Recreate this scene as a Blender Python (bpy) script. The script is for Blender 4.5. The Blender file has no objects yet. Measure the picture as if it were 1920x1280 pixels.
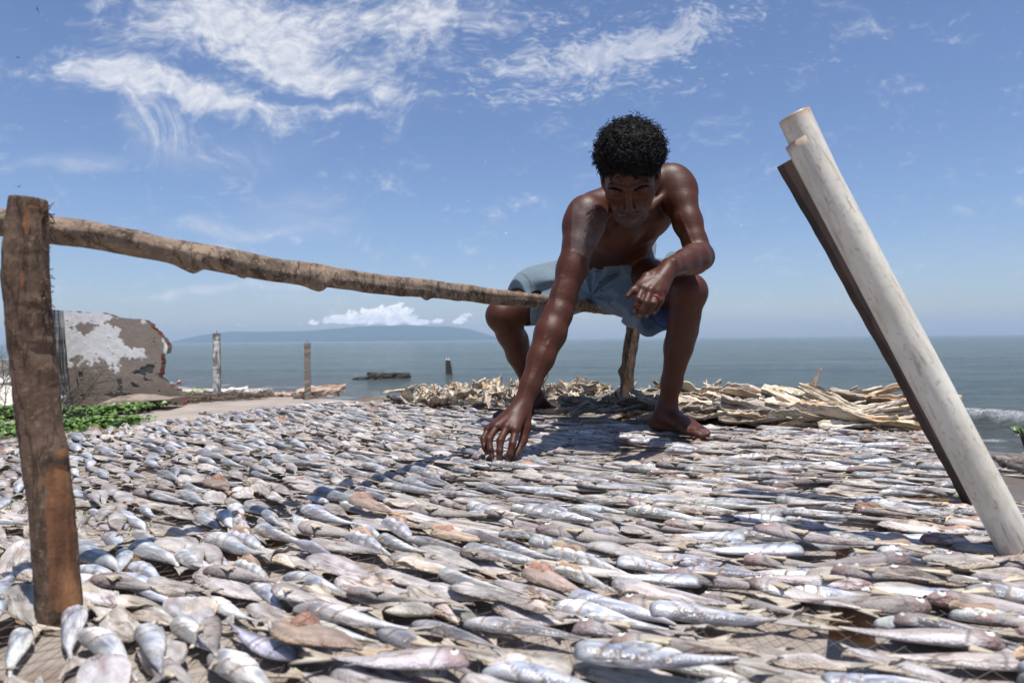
import bpy, math, random
import numpy as np
from mathutils import Vector, Matrix

random.seed(7)
rs = np.random.RandomState(7)
S = bpy.context.scene
COL = S.collection
R = math.radians

# ------------------------------------------------------------------ camera
CAM = Vector((0, 0, 1.2))
TOP = 0.9                                    # height of the drying table
ROLL, PITCH = R(0.556), R(0.18)
_r0 = Vector((1, 0, 0)); _f0 = Vector((0, math.cos(PITCH), -math.sin(PITCH)))
_u0 = _r0.cross(_f0)
CR = _r0 * math.cos(ROLL) - _u0 * math.sin(ROLL)
CU = _u0 * math.cos(ROLL) + _r0 * math.sin(ROLL)
CF = _f0
cam_d = bpy.data.cameras.new('camera')
cam_d.sensor_width = 36; cam_d.lens = 24; cam_d.clip_start = 0.03; cam_d.clip_end = 60000
cam = bpy.data.objects.new('camera', cam_d); COL.objects.link(cam)
cam.matrix_world = Matrix(((CR.x, CU.x, -CF.x, CAM.x), (CR.y, CU.y, -CF.y, CAM.y), (CR.z, CU.z, -CF.z, CAM.z), (0, 0, 0, 1)))
cam_d.dof.use_dof = True; cam_d.dof.focus_distance = 1.75; cam_d.dof.aperture_fstop = 6.3
S.camera = cam

def P(px, py, d):
    """a point d metres in front of the camera on the sight line of a photograph pixel"""
    return CAM + (CF + CR * ((px - 960) / 1280) + CU * ((640 - py) / 1280)) * d

# ------------------------------------------------------------------ light
SUN = Vector((0.10, -0.20, 1.0)).normalized()       # towards the sun
sun_el = math.asin(SUN.z); sun_az = math.atan2(SUN.x, SUN.y)
sd = bpy.data.lights.new('sun', 'SUN'); sd.energy = 4.9; sd.angle = R(0.53); sd.color = (1, 0.965, 0.92)
so = bpy.data.objects.new('sun', sd); COL.objects.link(so)
so.rotation_euler = (-SUN).to_track_quat('-Z', 'Y').to_euler(); so.location = (0, 0, 30)

S.view_settings.view_transform = 'Standard'; S.view_settings.look = 'None'
S.view_settings.exposure = 0.32; S.view_settings.gamma = 1
S.render.engine = 'CYCLES'
S.cycles.max_bounces = 6; S.cycles.diffuse_bounces = 2; S.cycles.glossy_bounces = 3
S.cycles.transmission_bounces = 3; S.cycles.transparent_max_bounces = 8; S.cycles.volume_bounces = 0

W = bpy.data.worlds.new('World'); S.world = W; W.use_nodes = True
wn = W.node_tree.nodes; wl = W.node_tree.links; wn.clear()

class NB:
    """small helper for writing node trees"""
    def __init__(s, tree): s.t = tree; s.n = tree.nodes; s.l = tree.links
    def new(s, typ, **kw):
        n = s.n.new(typ)
        for k, v in kw.items(): setattr(n, k, v)
        return n
    def put(s, sock, v):
        if hasattr(v, 'is_output'): s.l.new(v, sock)
        elif isinstance(v, (tuple, list)):
            v = tuple(v)
            if len(sock.default_value) == 4 and len(v) == 3: v = v + (1,)
            sock.default_value = v
        else: sock.default_value = v
    def m(s, op, a, b=0.0, c=0.0, clamp=False):
        n = s.new('ShaderNodeMath', operation=op); n.use_clamp = clamp
        s.put(n.inputs[0], a); s.put(n.inputs[1], b); s.put(n.inputs[2], c)
        return n.outputs[0]
    def v(s, op, a, b=(0, 0, 0)):
        n = s.new('ShaderNodeVectorMath', operation=op)
        s.put(n.inputs[0], a); s.put(n.inputs[1], b)
        return n.outputs[0]
    def comb(s, x, y, z=0.0):
        n = s.new('ShaderNodeCombineXYZ')
        for i, q in enumerate((x, y, z)): s.put(n.inputs[i], q)
        return n.outputs[0]
    def noise(s, vec, scale, detail=5.0, rough=0.55, w=None, lac=2.0, dist=0.0):
        n = s.new('ShaderNodeTexNoise')
        if w is not None: n.noise_dimensions = '4D'; s.put(n.inputs['W'], w)
        if vec is not None: s.put(n.inputs['Vector'], vec)
        s.put(n.inputs['Scale'], scale); s.put(n.inputs['Detail'], detail); s.put(n.inputs['Roughness'], rough)
        s.put(n.inputs['Lacunarity'], lac); s.put(n.inputs['Distortion'], dist)
        return n.outputs[0]
    def mr(s, v, a, b, c=0.0, d=1.0, smooth=False):
        n = s.new('ShaderNodeMapRange')
        if smooth: n.interpolation_type = 'SMOOTHSTEP'
        s.put(n.inputs[0], v)
        for i, q in enumerate((a, b, c, d)): s.put(n.inputs[1 + i], q)
        return n.outputs[0]
    def mix(s, f, a, b, mode='MIX'):
        n = s.new('ShaderNodeMix', data_type='RGBA', blend_type=mode)
        s.put(n.inputs[0], f); s.put(n.inputs[6], a); s.put(n.inputs[7], b)
        return n.outputs[2]

b = NB(W.node_tree)
sky = b.new('ShaderNodeTexSky', sky_type='NISHITA')
sky.sun_disc = False; sky.sun_elevation = sun_el; sky.sun_rotation = sun_az
sky.air_density = 1.0; sky.dust_density = 0.7; sky.ozone_density = 3.4; sky.altitude = 0
tc = b.new('ShaderNodeTexCoord')
sep = b.new('ShaderNodeSeparateXYZ'); b.put(sep.inputs[0], tc.outputs['Generated'])
dx, dy, dz = sep.outputs
ay = b.m('MAXIMUM', b.m('ABSOLUTE', dy), 0.05)
ta = b.m('DIVIDE', dx, ay)                    # azimuth and elevation tangents of the sky direction
te = b.m('DIVIDE', dz, ay)
vec = b.comb(ta, te, b.m('GREATER_THAN', dy, 0.0))
warp = b.v('SUBTRACT', b.comb(b.noise(vec, 5.0, 3), b.noise(b.v('ADD', vec, (7, 3, 1)), 5.0, 3)), (0.5, 0.5, 0))
warp1 = b.v('MULTIPLY', warp, (0.16, 0.10, 0))
vw = b.v('ADD', vec, warp1)
sw = b.new('ShaderNodeSeparateXYZ'); b.put(sw.inputs[0], vw)
def blob(px, py, rx, ry, ang=0.0):
    """soft elliptical patch of sky where cloud gathers"""
    cx, cy = (px - 960) / 1280, (636 - py) / 1280
    rx /= 1280; ry /= 1280
    a = b.m('SUBTRACT', sw.outputs[0], cx); c = b.m('SUBTRACT', sw.outputs[1], cy)
    ca, sa = math.cos(R(ang)), math.sin(R(ang))
    p = b.m('DIVIDE', b.m('ADD', b.m('MULTIPLY', a, ca), b.m('MULTIPLY', c, sa)), rx)
    q = b.m('DIVIDE', b.m('SUBTRACT', b.m('MULTIPLY', c, ca), b.m('MULTIPLY', a, sa)), ry)
    r2 = b.m('ADD', b.m('MULTIPLY', p, p), b.m('MULTIPLY', q, q))
    return b.m('EXPONENT', b.m('MULTIPLY', r2, -1.0))
def total(lst):
    o = None
    for w, args in lst:
        t = b.m('MULTIPLY', blob(*args), w)
        o = t if o is None else b.m('ADD', o, t)
    return o
# high cirrus, thick bands
thick = total([(1.3, (215, 145, 90, 40, -25)), (1.2, (330, 172, 120, 28, -22)), (1.15, (450, 200, 120, 22, -14)),
               (0.9, (640, 205, 110, 16, -4)), (1.1, (400, 20, 150, 60, 0)), (1.05, (520, 90, 190, 65, -15)),
               (0.9, (700, 20, 220, 40, 3)), (0.7, (600, 130, 150, 30, -10)), (0.75, (800, 185, 90, 15, -8)),
               (0.7, (820, 60, 120, 60, 10)), (0.45, (300, 90, 60, 30, -40))])
n1 = b.noise(b.v('MULTIPLY', vw, (1.0, 1.7, 1)), 11.0, 10, 0.66)
n1b = b.noise(b.v('MULTIPLY', vw, (1.0, 1.5, 1)), 42.0, 5, 0.6)
nn = b.m('ADD', b.m('MULTIPLY', n1, 0.66), b.m('MULTIPLY', n1b, 0.34))
c1 = b.mr(b.m('ADD', thick, b.m('MULTIPLY', b.m('SUBTRACT', nn, 0.50), 4.6)), 0.1, 1.6, 0, 0.86, True)
# mackerel patches on the right
mack = total([(0.95, (1080, 110, 260, 42, 8)), (0.85, (1260, 70, 220, 50, 18)), (0.6, (1000, 30, 150, 50, 5)),
              (0.55, (1180, 175, 160, 24, 5)), (0.5, (960, 190, 120, 22, 0)), (0.5, (1540, 125, 70, 12, 8)),
              (0.4, (1400, 155, 60, 12, 5)), (0.35, (1330, 180, 60, 12, 5)), (0.3, (1700, 220, 60, 8, 20)), (0.35, (990, 215, 90, 16, 0))])
n2 = b.noise(b.v('MULTIPLY', vw, (1.0, 2.0, 1)), 30.0, 6, 0.6)
n2b = b.noise(b.v('MULTIPLY', vw, (1.0, 2.0, 1)), 95.0, 3, 0.5)
n2 = b.m('ADD', b.m('MULTIPLY', n2, 0.62), b.m('MULTIPLY', n2b, 0.38))
c2 = b.mr(b.m('ADD', mack, b.m('MULTIPLY', b.m('SUBTRACT', n2, 0.5), 4.2)), 0.42, 1.5, 0, 0.6, True)
# combed streaks and thin veils
rotv = b.new('ShaderNodeVectorRotate', rotation_type='Z_AXIS'); b.put(rotv.inputs['Vector'], vw); rotv.inputs['Angle'].default_value = R(58)
n3 = b.noise(b.v('MULTIPLY', rotv.outputs[0], (1.2, 9.0, 1)), 7.0, 6, 0.6)
wisp = total([(0.9, (235, 215, 45, 70, 20)), (0.8, (300, 250, 50, 55, 25)), (0.6, (345, 262, 60, 45, 25)), (0.4, (480, 290, 150, 50, 10))])
c3 = b.m('MULTIPLY', b.mr(wisp, 0.1, 1.0, 0, 0.75, True), b.mr(n3, 0.3, 0.72))
n4 = b.noise(b.v('MULTIPLY', vw, (1.0, 5.0, 1)), 6.0, 7, 0.62)
veil = total([(0.75, (400, 432, 85, 16, -4)), (0.6, (330, 538, 120, 9, 0)), (0.5, (520, 545, 90, 6, 0)), (0.5, (120, 310, 140, 22, 0)),
              (0.5, (560, 400, 110, 60, 0)), (0.45, (640, 560, 260, 30, 0)), (0.3, (1500, 590, 320, 26, 0)), (0.35, (60, 590, 260, 40, 0)),
              (0.25, (1380, 318, 50, 8, 15)), (0.3, (1110, 347, 20, 8, 10)), (0.2, (1700, 480, 300, 40, 0))])
c4 = b.m('MULTIPLY', b.mr(veil, 0.05, 0.9, 0, 0.7, True), b.mr(n4, 0.3, 0.68))
# cumulus over the far hills
vw2 = b.v('ADD', vec, b.v('MULTIPLY', warp, (0.012, 0.012, 0)))
sw_keep = sw
sw = b.new('ShaderNodeSeparateXYZ'); b.put(sw.inputs[0], vw2)
cum = total([(1.1, (640, 592, 52, 9, 8)), (1.05, (715, 588, 48, 15, 0)), (1.0, (750, 582, 34, 16, 0)), (0.95, (700, 600, 95, 8, 0)), (0.8, (815, 598, 55, 7, 0)),
             (1.0, (872, 590, 20, 9, 35)), (0.5, (450, 605, 12, 6, 60)), (0.3, (560, 604, 60, 5, 0))])
sw = sw_keep
n5 = b.noise(b.v('MULTIPLY', vec, (1, 1.5, 1)), 70.0, 8, 0.6)
c5 = b.mr(b.m('ADD', cum, b.m('MULTIPLY', b.m('SUBTRACT', n5, 0.5), 3.4)), 0.62, 1.0, 0, 0.95, True)
cs = None
for c in (c1, c2, c3, c4):
    i = b.m('SUBTRACT', 1.0, c, clamp=True)
    cs = i if cs is None else b.m('MULTIPLY', cs, i)
cover = b.m('SUBTRACT', 1.0, cs)
skyc = b.mix(1.0, sky.outputs[0], (0.92, 0.93, 1.06), 'MULTIPLY')
CLOUD = (5.9, 6.1, 6.7)
out_c = b.mix(cover, skyc, b.mix(b.mr(n1b, .35, .65), (5.0, 5.3, 6.2), (7.4, 7.5, 7.8)))
out_c = b.mix(c5, out_c, b.mix(b.mr(n5, .42, .62), (7.4, 7.9, 8.9), (10.5, 10.6, 10.9)))
bg = b.new('ShaderNodeBackground'); b.put(bg.inputs[0], out_c); bg.inputs[1].default_value = 0.098
wo = b.new('ShaderNodeOutputWorld'); b.l.new(bg.outputs[0], wo.inputs[0])

# ------------------------------------------------------------------ helpers
def tag(o, label=None, cat=None, group=None, kind=None):
    if label: o['label'] = label
    if cat: o['category'] = cat
    if group: o['group'] = group
    if kind: o['kind'] = kind
    return o
def empty(name, loc, label=None, cat=None, group=None, rz=0.0):
    o = bpy.data.objects.new(name, None); COL.objects.link(o)
    o.location = loc; o.rotation_euler = (0, 0, rz); o.empty_display_size = 0.05
    return tag(o, label, cat, group)
def mesh(name, V, F, mat=None, cols=None, smooth=True, mats=None, mi=None):
    me = bpy.data.meshes.new(name)
    V = np.asarray(V, dtype=np.float32).reshape(-1, 3)
    if isinstance(F, np.ndarray):
        n, k = F.shape
        me.vertices.add(len(V)); me.vertices.foreach_set('co', V.ravel())
        me.loops.add(n * k); me.loops.foreach_set('vertex_index', F.astype(np.int32).ravel())
        me.polygons.add(n)
        me.polygons.foreach_set('loop_start', np.arange(0, n * k, k, dtype=np.int32))
        me.polygons.foreach_set('loop_total', np.full(n, k, dtype=np.int32))
        me.update(calc_edges=True); me.validate()
    else:
        me.from_pydata([tuple(map(float, p)) for p in V], [], [tuple(int(i) for i in f) for f in F]); me.update()
    if cols is not None:
        a = me.color_attributes.new('Col', 'FLOAT_COLOR', 'POINT')
        c = np.ones((len(V), 4), dtype=np.float32); c[:, :3] = np.asarray(cols)[:, :3]
        a.data.foreach_set('color', c.ravel())
    if smooth: me.polygons.foreach_set('use_smooth', np.ones(len(me.polygons), dtype=bool))
    if mat: me.materials.append(mat)
    return me
def obj(name, me, parent=None, loc=None, rot=None):
    o = bpy.data.objects.new(name, me); COL.objects.link(o)
    if parent is not None: o.parent = parent
    if loc is not None: o.location = loc
    if rot is not None: o.rotation_euler = rot
    return o
def join(parts):
    """[(V, F list or array, cols)] -> one (V, F, cols)"""
    Vs, Fs, Cs, n = [], [], [], 0
    for V, F, C in parts:
        V = np.asarray(V, float).reshape(-1, 3)
        Vs.append(V); Fs.extend([tuple(int(i) + n for i in f) for f in F])
        Cs.append(np.tile(np.asarray(C, float), (len(V), 1)) if np.ndim(C) == 1 else np.asarray(C)); n += len(V)
    return np.vstack(Vs), Fs, np.vstack(Cs)

def mk(name, col=(0.5, 0.5, 0.5), attr=False, rough=0.6, spec=0.4, metal=0.0, vary=(), bump=(), rnd=0.0, stretch=(1, 1, 1), coat=0.0,
       rough_var=0.0, sheen=0.0, w_rand=True):
    """Principled material. vary: (scale, low, high, colour multiplier mix); bump: (scale, strength, distance)"""
    m = bpy.data.materials.new(name); m.use_nodes = True
    t = NB(m.node_tree); t.n.clear()
    out = t.new('ShaderNodeOutputMaterial'); p = t.new('ShaderNodeBsdfPrincipled'); t.l.new(p.outputs[0], out.inputs[0])
    tcn = t.new('ShaderNodeTexCoord'); oi = t.new('ShaderNodeObjectInfo')
    vec = t.v('MULTIPLY', tcn.outputs['Object'], stretch)
    w = t.m('MULTIPLY', oi.outputs['Random'], 37.0) if w_rand else 0.0
    if attr:
        at = t.new('ShaderNodeAttribute', attribute_name='Col'); c = at.outputs['Color']
    else:
        c = t.mix(0.0, tuple(col) + (1,), tuple(col) + (1,))
    for sc, lo, hi, colr in vary:
        nz = t.noise(vec, sc, 6, 0.6, w=w)
        f = t.mr(nz, lo, hi)
        c = t.mix(f, c, t.mix(1.0, c, tuple(colr) + (1,), 'MULTIPLY'))
    if rnd:
        g = t.mr(oi.outputs['Random'], 0, 1, 1 - rnd, 1 + rnd * 0.6)
        c = t.mix(1.0, c, t.comb(g, g, g), 'MULTIPLY')
    t.put(p.inputs['Base Color'], c)
    if rough_var:
        t.put(p.inputs['Roughness'], t.mr(t.noise(vec, 9.0 / max(0.02, 0.1), 4, w=w), 0.3, 0.7, rough - rough_var, rough + rough_var))
    else: p.inputs['Roughness'].default_value = rough
    p.inputs['Specular IOR Level'].default_value = spec; p.inputs['Metallic'].default_value = metal
    p.inputs['Coat Weight'].default_value = coat
    if sheen: p.inputs['Sheen Weight'].default_value = sheen
    prev = None
    for sc, st, dist in bump:
        nz = t.noise(vec, sc, 6, 0.6, w=w)
        bn = t.new('ShaderNodeBump'); bn.inputs['Strength'].default_value = st; bn.inputs['Distance'].default_value = dist
        t.put(bn.inputs['Height'], nz)
        if prev is not None: t.l.new(prev, bn.inputs['Normal'])
        prev = bn.outputs[0]
    if prev is not None: t.l.new(prev, p.inputs['Normal'])
    return m

def vnoise(p, scale=1.0, seed=0, octaves=3):
    """cheap smooth value noise, vectorised; p (n,3) -> (n,) in about -1..1"""
    p = np.asarray(p, float) * scale
    out = np.zeros(len(p)); amp = 1.0; tot = 0
    for o in range(octaves):
        q = p * (2 ** o) + seed * 13.7 + o * 5.1
        i = np.floor(q).astype(np.int64); f = q - i; f = f * f * (3 - 2 * f)
        v = 0
        for a in (0, 1):
            for bb in (0, 1):
                for c in (0, 1):
                    h = (i[:, 0] + a) * 374761393 + (i[:, 1] + bb) * 668265263 + (i[:, 2] + c) * 2147483647 + seed * 97
                    h = (h ^ (h >> 13)) * 1274126177; h = (h ^ (h >> 16)) & 0xffff
                    wgt = (f[:, 0] if a else 1 - f[:, 0]) * (f[:, 1] if bb else 1 - f[:, 1]) * (f[:, 2] if c else 1 - f[:, 2])
                    v = v + wgt * (h / 32767.5 - 1)
        out += v * amp; tot += amp; amp *= 0.5
    return out / tot

def tube(path, rad, n=12, cap=True, rough=0.0, seed=0, nscale=20.0, flat=1.0):
    """swept tube; path (k,3), rad scalar or (k,); returns V, F"""
    path = np.asarray(path, float); k = len(path)
    rad = np.full(k, rad) if np.ndim(rad) == 0 else np.asarray(rad, float)
    T = np.gradient(path, axis=0); T /= np.linalg.norm(T, axis=1)[:, None] + 1e-12
    up = np.array([0, 0, 1.0]) if abs(T[0, 2]) < 0.9 else np.array([1.0, 0, 0])
    N = np.zeros_like(T); a = np.cross(up, T[0]); a /= np.linalg.norm(a); N[0] = a
    for i in range(1, k):
        v = N[i - 1] - T[i] * np.dot(N[i - 1], T[i]); N[i] = v / (np.linalg.norm(v) + 1e-12)
    B = np.cross(T, N)
    th = np.arange(n) * 2 * math.pi / n
    V = path[:, None, :] + (N[:, None, :] * np.cos(th)[None, :, None] + B[:, None, :] * np.sin(th)[None, :, None] * flat) * rad[:, None, None]
    V = V.reshape(-1, 3)
    if rough:
        d = V - np.repeat(path, n, 0); d /= np.linalg.norm(d, axis=1)[:, None] + 1e-9
        V = V + d * (vnoise(V, nscale, seed) * rough)[:, None]
    F = []
    for i in range(k - 1):
        for j in range(n):
            F.append((i * n + j, i * n + (j + 1) % n, (i + 1) * n + (j + 1) % n, (i + 1) * n + j))
    if cap:
        F.append(tuple(range(n - 1, -1, -1))); F.append(tuple((k - 1) * n + j for j in range(n)))
    return V, F
def lerp_path(a, c, k=20, wob=0.0, seed=0):
    a = np.array(a, float); c = np.array(c, float); t = np.linspace(0, 1, k)[:, None]
    p = a + (c - a) * t
    if wob:
        r = np.random.RandomState(seed)
        for ax in range(3):
            p[:, ax] += wob * np.interp(t[:, 0] * 6, range(7), r.uniform(-1, 1, 7))
    return p
def box(c, s, rz=0.0, jit=0.0, seed=0, tilt=(0, 0)):
    x, y, z = s[0] / 2, s[1] / 2, s[2] / 2
    V = np.array([(-x, -y, -z), (x, -y, -z), (x, y, -z), (-x, y, -z), (-x, -y, z), (x, -y, z), (x, y, z), (-x, y, z)], float)
    if jit: V += np.random.RandomState(seed).uniform(-jit, jit, V.shape)
    M = np.array(Matrix.Rotation(rz, 3, 'Z') @ Matrix.Rotation(tilt[0], 3, 'X') @ Matrix.Rotation(tilt[1], 3, 'Y'))
    V = V @ M.T + np.array(c)
    return V, [(0, 3, 2, 1), (4, 5, 6, 7), (0, 1, 5, 4), (1, 2, 6, 5), (2, 3, 7, 6), (3, 0, 4, 7)]
# ================================================================== SETTING
BR = np.array([0.634, 0.773])                     # direction from the land to the sea
def land_z(x, y):
    c = x * BR[0] + y * BR[1]
    z = np.where(c < 8.6, 0.0, -(c - 8.6) * 0.1765)
    z = np.where(c > 12.0, -0.6 - (c - 12.0) * 0.12, z)
    return np.maximum(z, -4.0)
# sand: fine near, coarse far, one sheet
gx = np.concatenate([np.linspace(-400, -40, 14)[:-1], np.linspace(-40, -14, 40)[:-1], np.linspace(-14, 14, 240), np.linspace(14, 40, 30)[1:], np.linspace(40, 400, 14)[1:]])
gy = np.concatenate([np.linspace(-200, -6, 12)[:-1], np.linspace(-6, 22, 230), np.linspace(22, 60, 50)[1:], np.linspace(60, 400, 14)[1:]])
X, Y = np.meshgrid(gx, gy)
Z = land_z(X, Y)
pp = np.stack([X.ravel(), Y.ravel(), np.zeros(X.size)], 1)
near = np.exp(-((X / 30) ** 2 + ((Y - 8) / 30) ** 2)).ravel()
cc = (X * BR[0] + Y * BR[1]).ravel()
amp = np.where(cc < 7.5, 1.0, np.clip(1 - (cc - 7.5) / 2.5, 0.12, 1))
Z = Z.ravel() + (vnoise(pp, 0.6, 3) * 0.05 + vnoise(pp, 4, 4) * 0.012) * near * amp
V = np.stack([X.ravel(), Y.ravel(), Z], 1)
ny, nx = X.shape
i = np.arange(ny - 1)[:, None] * nx + np.arange(nx - 1)[None, :]
F = np.stack([i, i + 1, i + nx + 1, i + nx], -1).reshape(-1, 4)
wet = np.maximum(np.clip((cc - 8.7) / 0.8, 0, 1), np.clip((X.ravel() - 1.6) / 1.6, 0, 1) * np.clip((cc - 3.5) / 2.0, 0, 1) * .9)[:, None]
wet = np.clip(wet + 0.25 * vnoise(pp, 0.7, 9)[:, None] * (wet > 0) * (wet < 1), 0, 1)
dry = np.array([0.32, 0.27, 0.228]); wetc = np.array([0.115, 0.092, 0.078])
colr = dry * (1 - wet) + wetc * wet
sand_m = bpy.data.materials.new('sand'); sand_m.use_nodes = True
t = NB(sand_m.node_tree); p = t.n['Principled BSDF']
at = t.new('ShaderNodeAttribute', attribute_name='Col'); tcn = t.new('ShaderNodeTexCoord')
na = t.noise(tcn.outputs['Object'], 1.3, 6); nb_ = t.noise(tcn.outputs['Object'], 160.0, 3, 0.7)
c = t.mix(1.0, at.outputs['Color'], t.comb(*[t.mr(na, 0.3, 0.7, 0.78, 1.12)] * 3), 'MULTIPLY')
c = t.mix(1.0, c, t.comb(*[t.mr(nb_, 0.3, 0.7, 0.7, 1.3)] * 3), 'MULTIPLY')
t.put(p.inputs['Base Color'], c)
sp = t.new('ShaderNodeSeparateColor'); t.put(sp.inputs[0], at.outputs['Color'])
t.put(p.inputs['Roughness'], t.mr(sp.outputs[0], 0.12, 0.3, 0.28, 0.9))
p.inputs['Specular IOR Level'].default_value = 0.35
bn = t.new('ShaderNodeBump'); bn.inputs['Strength'].default_value = 0.5; bn.inputs['Distance'].default_value = 0.02
t.put(bn.inputs['Height'], t.m('ADD', t.noise(tcn.outputs['Object'], 14, 6), t.m('MULTIPLY', nb_, 0.25))); t.l.new(bn.outputs[0], p.inputs['Normal'])
g = obj('ground', mesh('ground', V, F, sand_m, colr)); tag(g, 'dry brownish beach sand sloping down to the sea', 'sand', kind='structure')

# sea: one sheet to the horizon with real swell near the shore
SEA = -0.6
sx = np.concatenate([-np.geomspace(4400, 45, 26), np.linspace(-40, 60, 420), np.geomspace(66, 4400, 26)])
sy = np.concatenate([np.linspace(2, 60, 420), np.geomspace(61, 4650, 60)])
X, Y = np.meshgrid(sx, sy)
c = X * BR[0] + Y * BR[1]
along = -X * BR[1] + Y * BR[0]
pp = np.stack([c.ravel(), along.ravel() * 0.35, np.zeros(c.size)], 1)
fade = np.exp(-(np.maximum(c, 0) / 130.0)).ravel() * (np.abs(X).ravel() < 66)
h = vnoise(pp, 1.1, 11, 4) * 0.035 + vnoise(pp, 0.28, 12, 2) * 0.05
h *= np.clip((c.ravel() - 11.7) / 3, 0.15, 1) * fade
# the small breaking wave: crest line on the right-hand side
cr = 20.0 + 0.35 * np.sin(along.ravel() * 0.35) + 0.25 * vnoise(np.stack([along.ravel(), along.ravel() * 0, along.ravel() * 0], 1), 0.5, 5)
cr = cr - 2.6
dc = c.ravel() - cr
env = 0.55 + 0.45 * np.clip(vnoise(np.stack([along.ravel(), along.ravel() * 0, along.ravel() * 0], 1), 0.35, 8) * 2, -1, 1)
env = np.maximum(env, np.exp(-((X.ravel() - 10.3) / 2.0) ** 2))
env *= (np.abs(X).ravel() < 60) * np.clip((X.ravel() - 5.5) / 2, 0, 1)
crest = np.exp(-np.where(dc > 0, dc / 0.9, -dc / 0.28) ** 2 * 1.0) * 0.24 * env
h += crest
Z = SEA + h
V = np.stack([X.ravel(), Y.ravel(), Z], 1)
ny, nx = X.shape
i = np.arange(ny - 1)[:, None] * nx + np.arange(nx - 1)[None, :]
F = np.stack([i, i + 1, i + nx + 1, i + nx], -1).reshape(-1, 4)
# keep only the water over or beyond the shore
cf = c.ravel()[F].max(1); F = F[cf > 11.0]
nz = vnoise(V, 3.0, 21, 4)
env[:] = env
foam = np.clip((crest / 0.24 - 0.45) * 5 + nz * 1.2, 0, 1) * (dc < 0.12) * (dc > -0.75) * (np.abs(X.ravel() - 9.95 + .3 * nz) < .55)
wash = np.clip((1 - np.abs(c.ravel() - 14.0) / 2.6), 0, 1) * np.clip(vnoise(pp * np.array([1, 2.2, 1]), 2.2, 41, 4) * 4 - 0.7, 0, 1)
edge = np.clip(1 - np.abs(c.ravel() - 12.1) / 0.35, 0, 1) * np.clip(nz * 3 + 0.6, 0, 1)
fm = np.clip(foam + wash * 0.8 + edge * 0.8, 0, 1)
foamc = np.stack([fm, np.clip((c.ravel() - 12) / 14, 0, 1), fm * 0], 1)
sea_m = bpy.data.materials.new('sea_water'); sea_m.use_nodes = True
t = NB(sea_m.node_tree); p = t.n['Principled BSDF']
at = t.new('ShaderNodeAttribute', attribute_name='Col'); sp = t.new('ShaderNodeSeparateColor'); t.put(sp.inputs[0], at.outputs['Color'])
tcn = t.new('ShaderNodeTexCoord')
mp = t.new('ShaderNodeMapping'); t.put(mp.inputs['Vector'], tcn.outputs['Object']); mp.inputs['Rotation'].default_value = (0, 0, R(-50.4 + 90)); 
big = t.noise(t.v('MULTIPLY', tcn.outputs['Object'], (0.6, 2.0, 1)), 0.03, 5)
deep = t.mix(t.mr(big, 0.35, 0.65), (0.125, 0.175, 0.165), (0.160, 0.205, 0.188))
rip = t.noise(t.v('MULTIPLY', tcn.outputs['Object'], (0.18, 1.0, 1)), 1.1, 8, 0.75)
rip2 = t.noise(t.v('MULTIPLY', tcn.outputs['Object'], (0.14, 1.0, 1)), .22, 8, 0.8); rip3 = t.noise(t.v('MULTIPLY', tcn.outputs['Object'], (0.10, 1.0, 1)), .045, 9, 0.8)
rip = t.m('ADD', t.m('MULTIPLY', rip, .4), t.m('ADD', t.m('MULTIPLY', rip2, .35), t.m('MULTIPLY', rip3, .25)))
deep = t.mix(t.mr(rip, .44, .56), deep, t.mix(1.0, deep, (.34, .41, .48), 'MULTIPLY'))  # light and dark lines of the ripples put into the water colour
body = t.mix(sp.outputs[1], (0.115, 0.125, 0.118), deep)
nf = t.noise(tcn.outputs['Object'], 26.0, 4, 0.7)
fmask = t.m('MULTIPLY', sp.outputs[0], t.mr(nf, 0.35, 0.6), clamp=True)
t.put(p.inputs['Base Color'], t.mix(fmask, body, (0.85, 0.87, 0.88)))
t.put(p.inputs['Roughness'], t.mr(fmask, 0, 1, 0.13, 0.8)); p.inputs['IOR'].default_value = 1.33; p.inputs['Specular IOR Level'].default_value = 0.42
w0 = t.noise(t.v('MULTIPLY', tcn.outputs['Object'], (0.25, 1.0, 1)), 0.22, 6, 0.7)
w1 = t.noise(t.v('MULTIPLY', tcn.outputs['Object'], (0.6, 1.6, 1)), 0.9, 8, 0.7)
w2 = t.noise(t.v('MULTIPLY', tcn.outputs['Object'], (0.7, 1.5, 1)), 7.0, 5, 0.65)
b1 = t.new('ShaderNodeBump'); b1.inputs['Strength'].default_value = 1.0; b1.inputs['Distance'].default_value = 0.8; t.put(b1.inputs['Height'], w1)
b2 = t.new('ShaderNodeBump'); b2.inputs['Strength'].default_value = 0.8; b2.inputs['Distance'].default_value = 0.06; t.put(b2.inputs['Height'], w2); b0 = t.new('ShaderNodeBump'); b0.inputs['Strength'].default_value = 1.0; b0.inputs['Distance'].default_value = 2.6; t.put(b0.inputs['Height'], w0); t.l.new(b0.outputs[0], b1.inputs['Normal'])
t.l.new(b1.outputs[0], b2.inputs['Normal'])
t.l.new(b2.outputs[0], p.inputs['Normal'])
o = obj('sea', mesh('sea', V, F, sea_m, foamc)); tag(o, 'grey green sea with ripples and one small breaking wave', 'sea', kind='structure')

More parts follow.
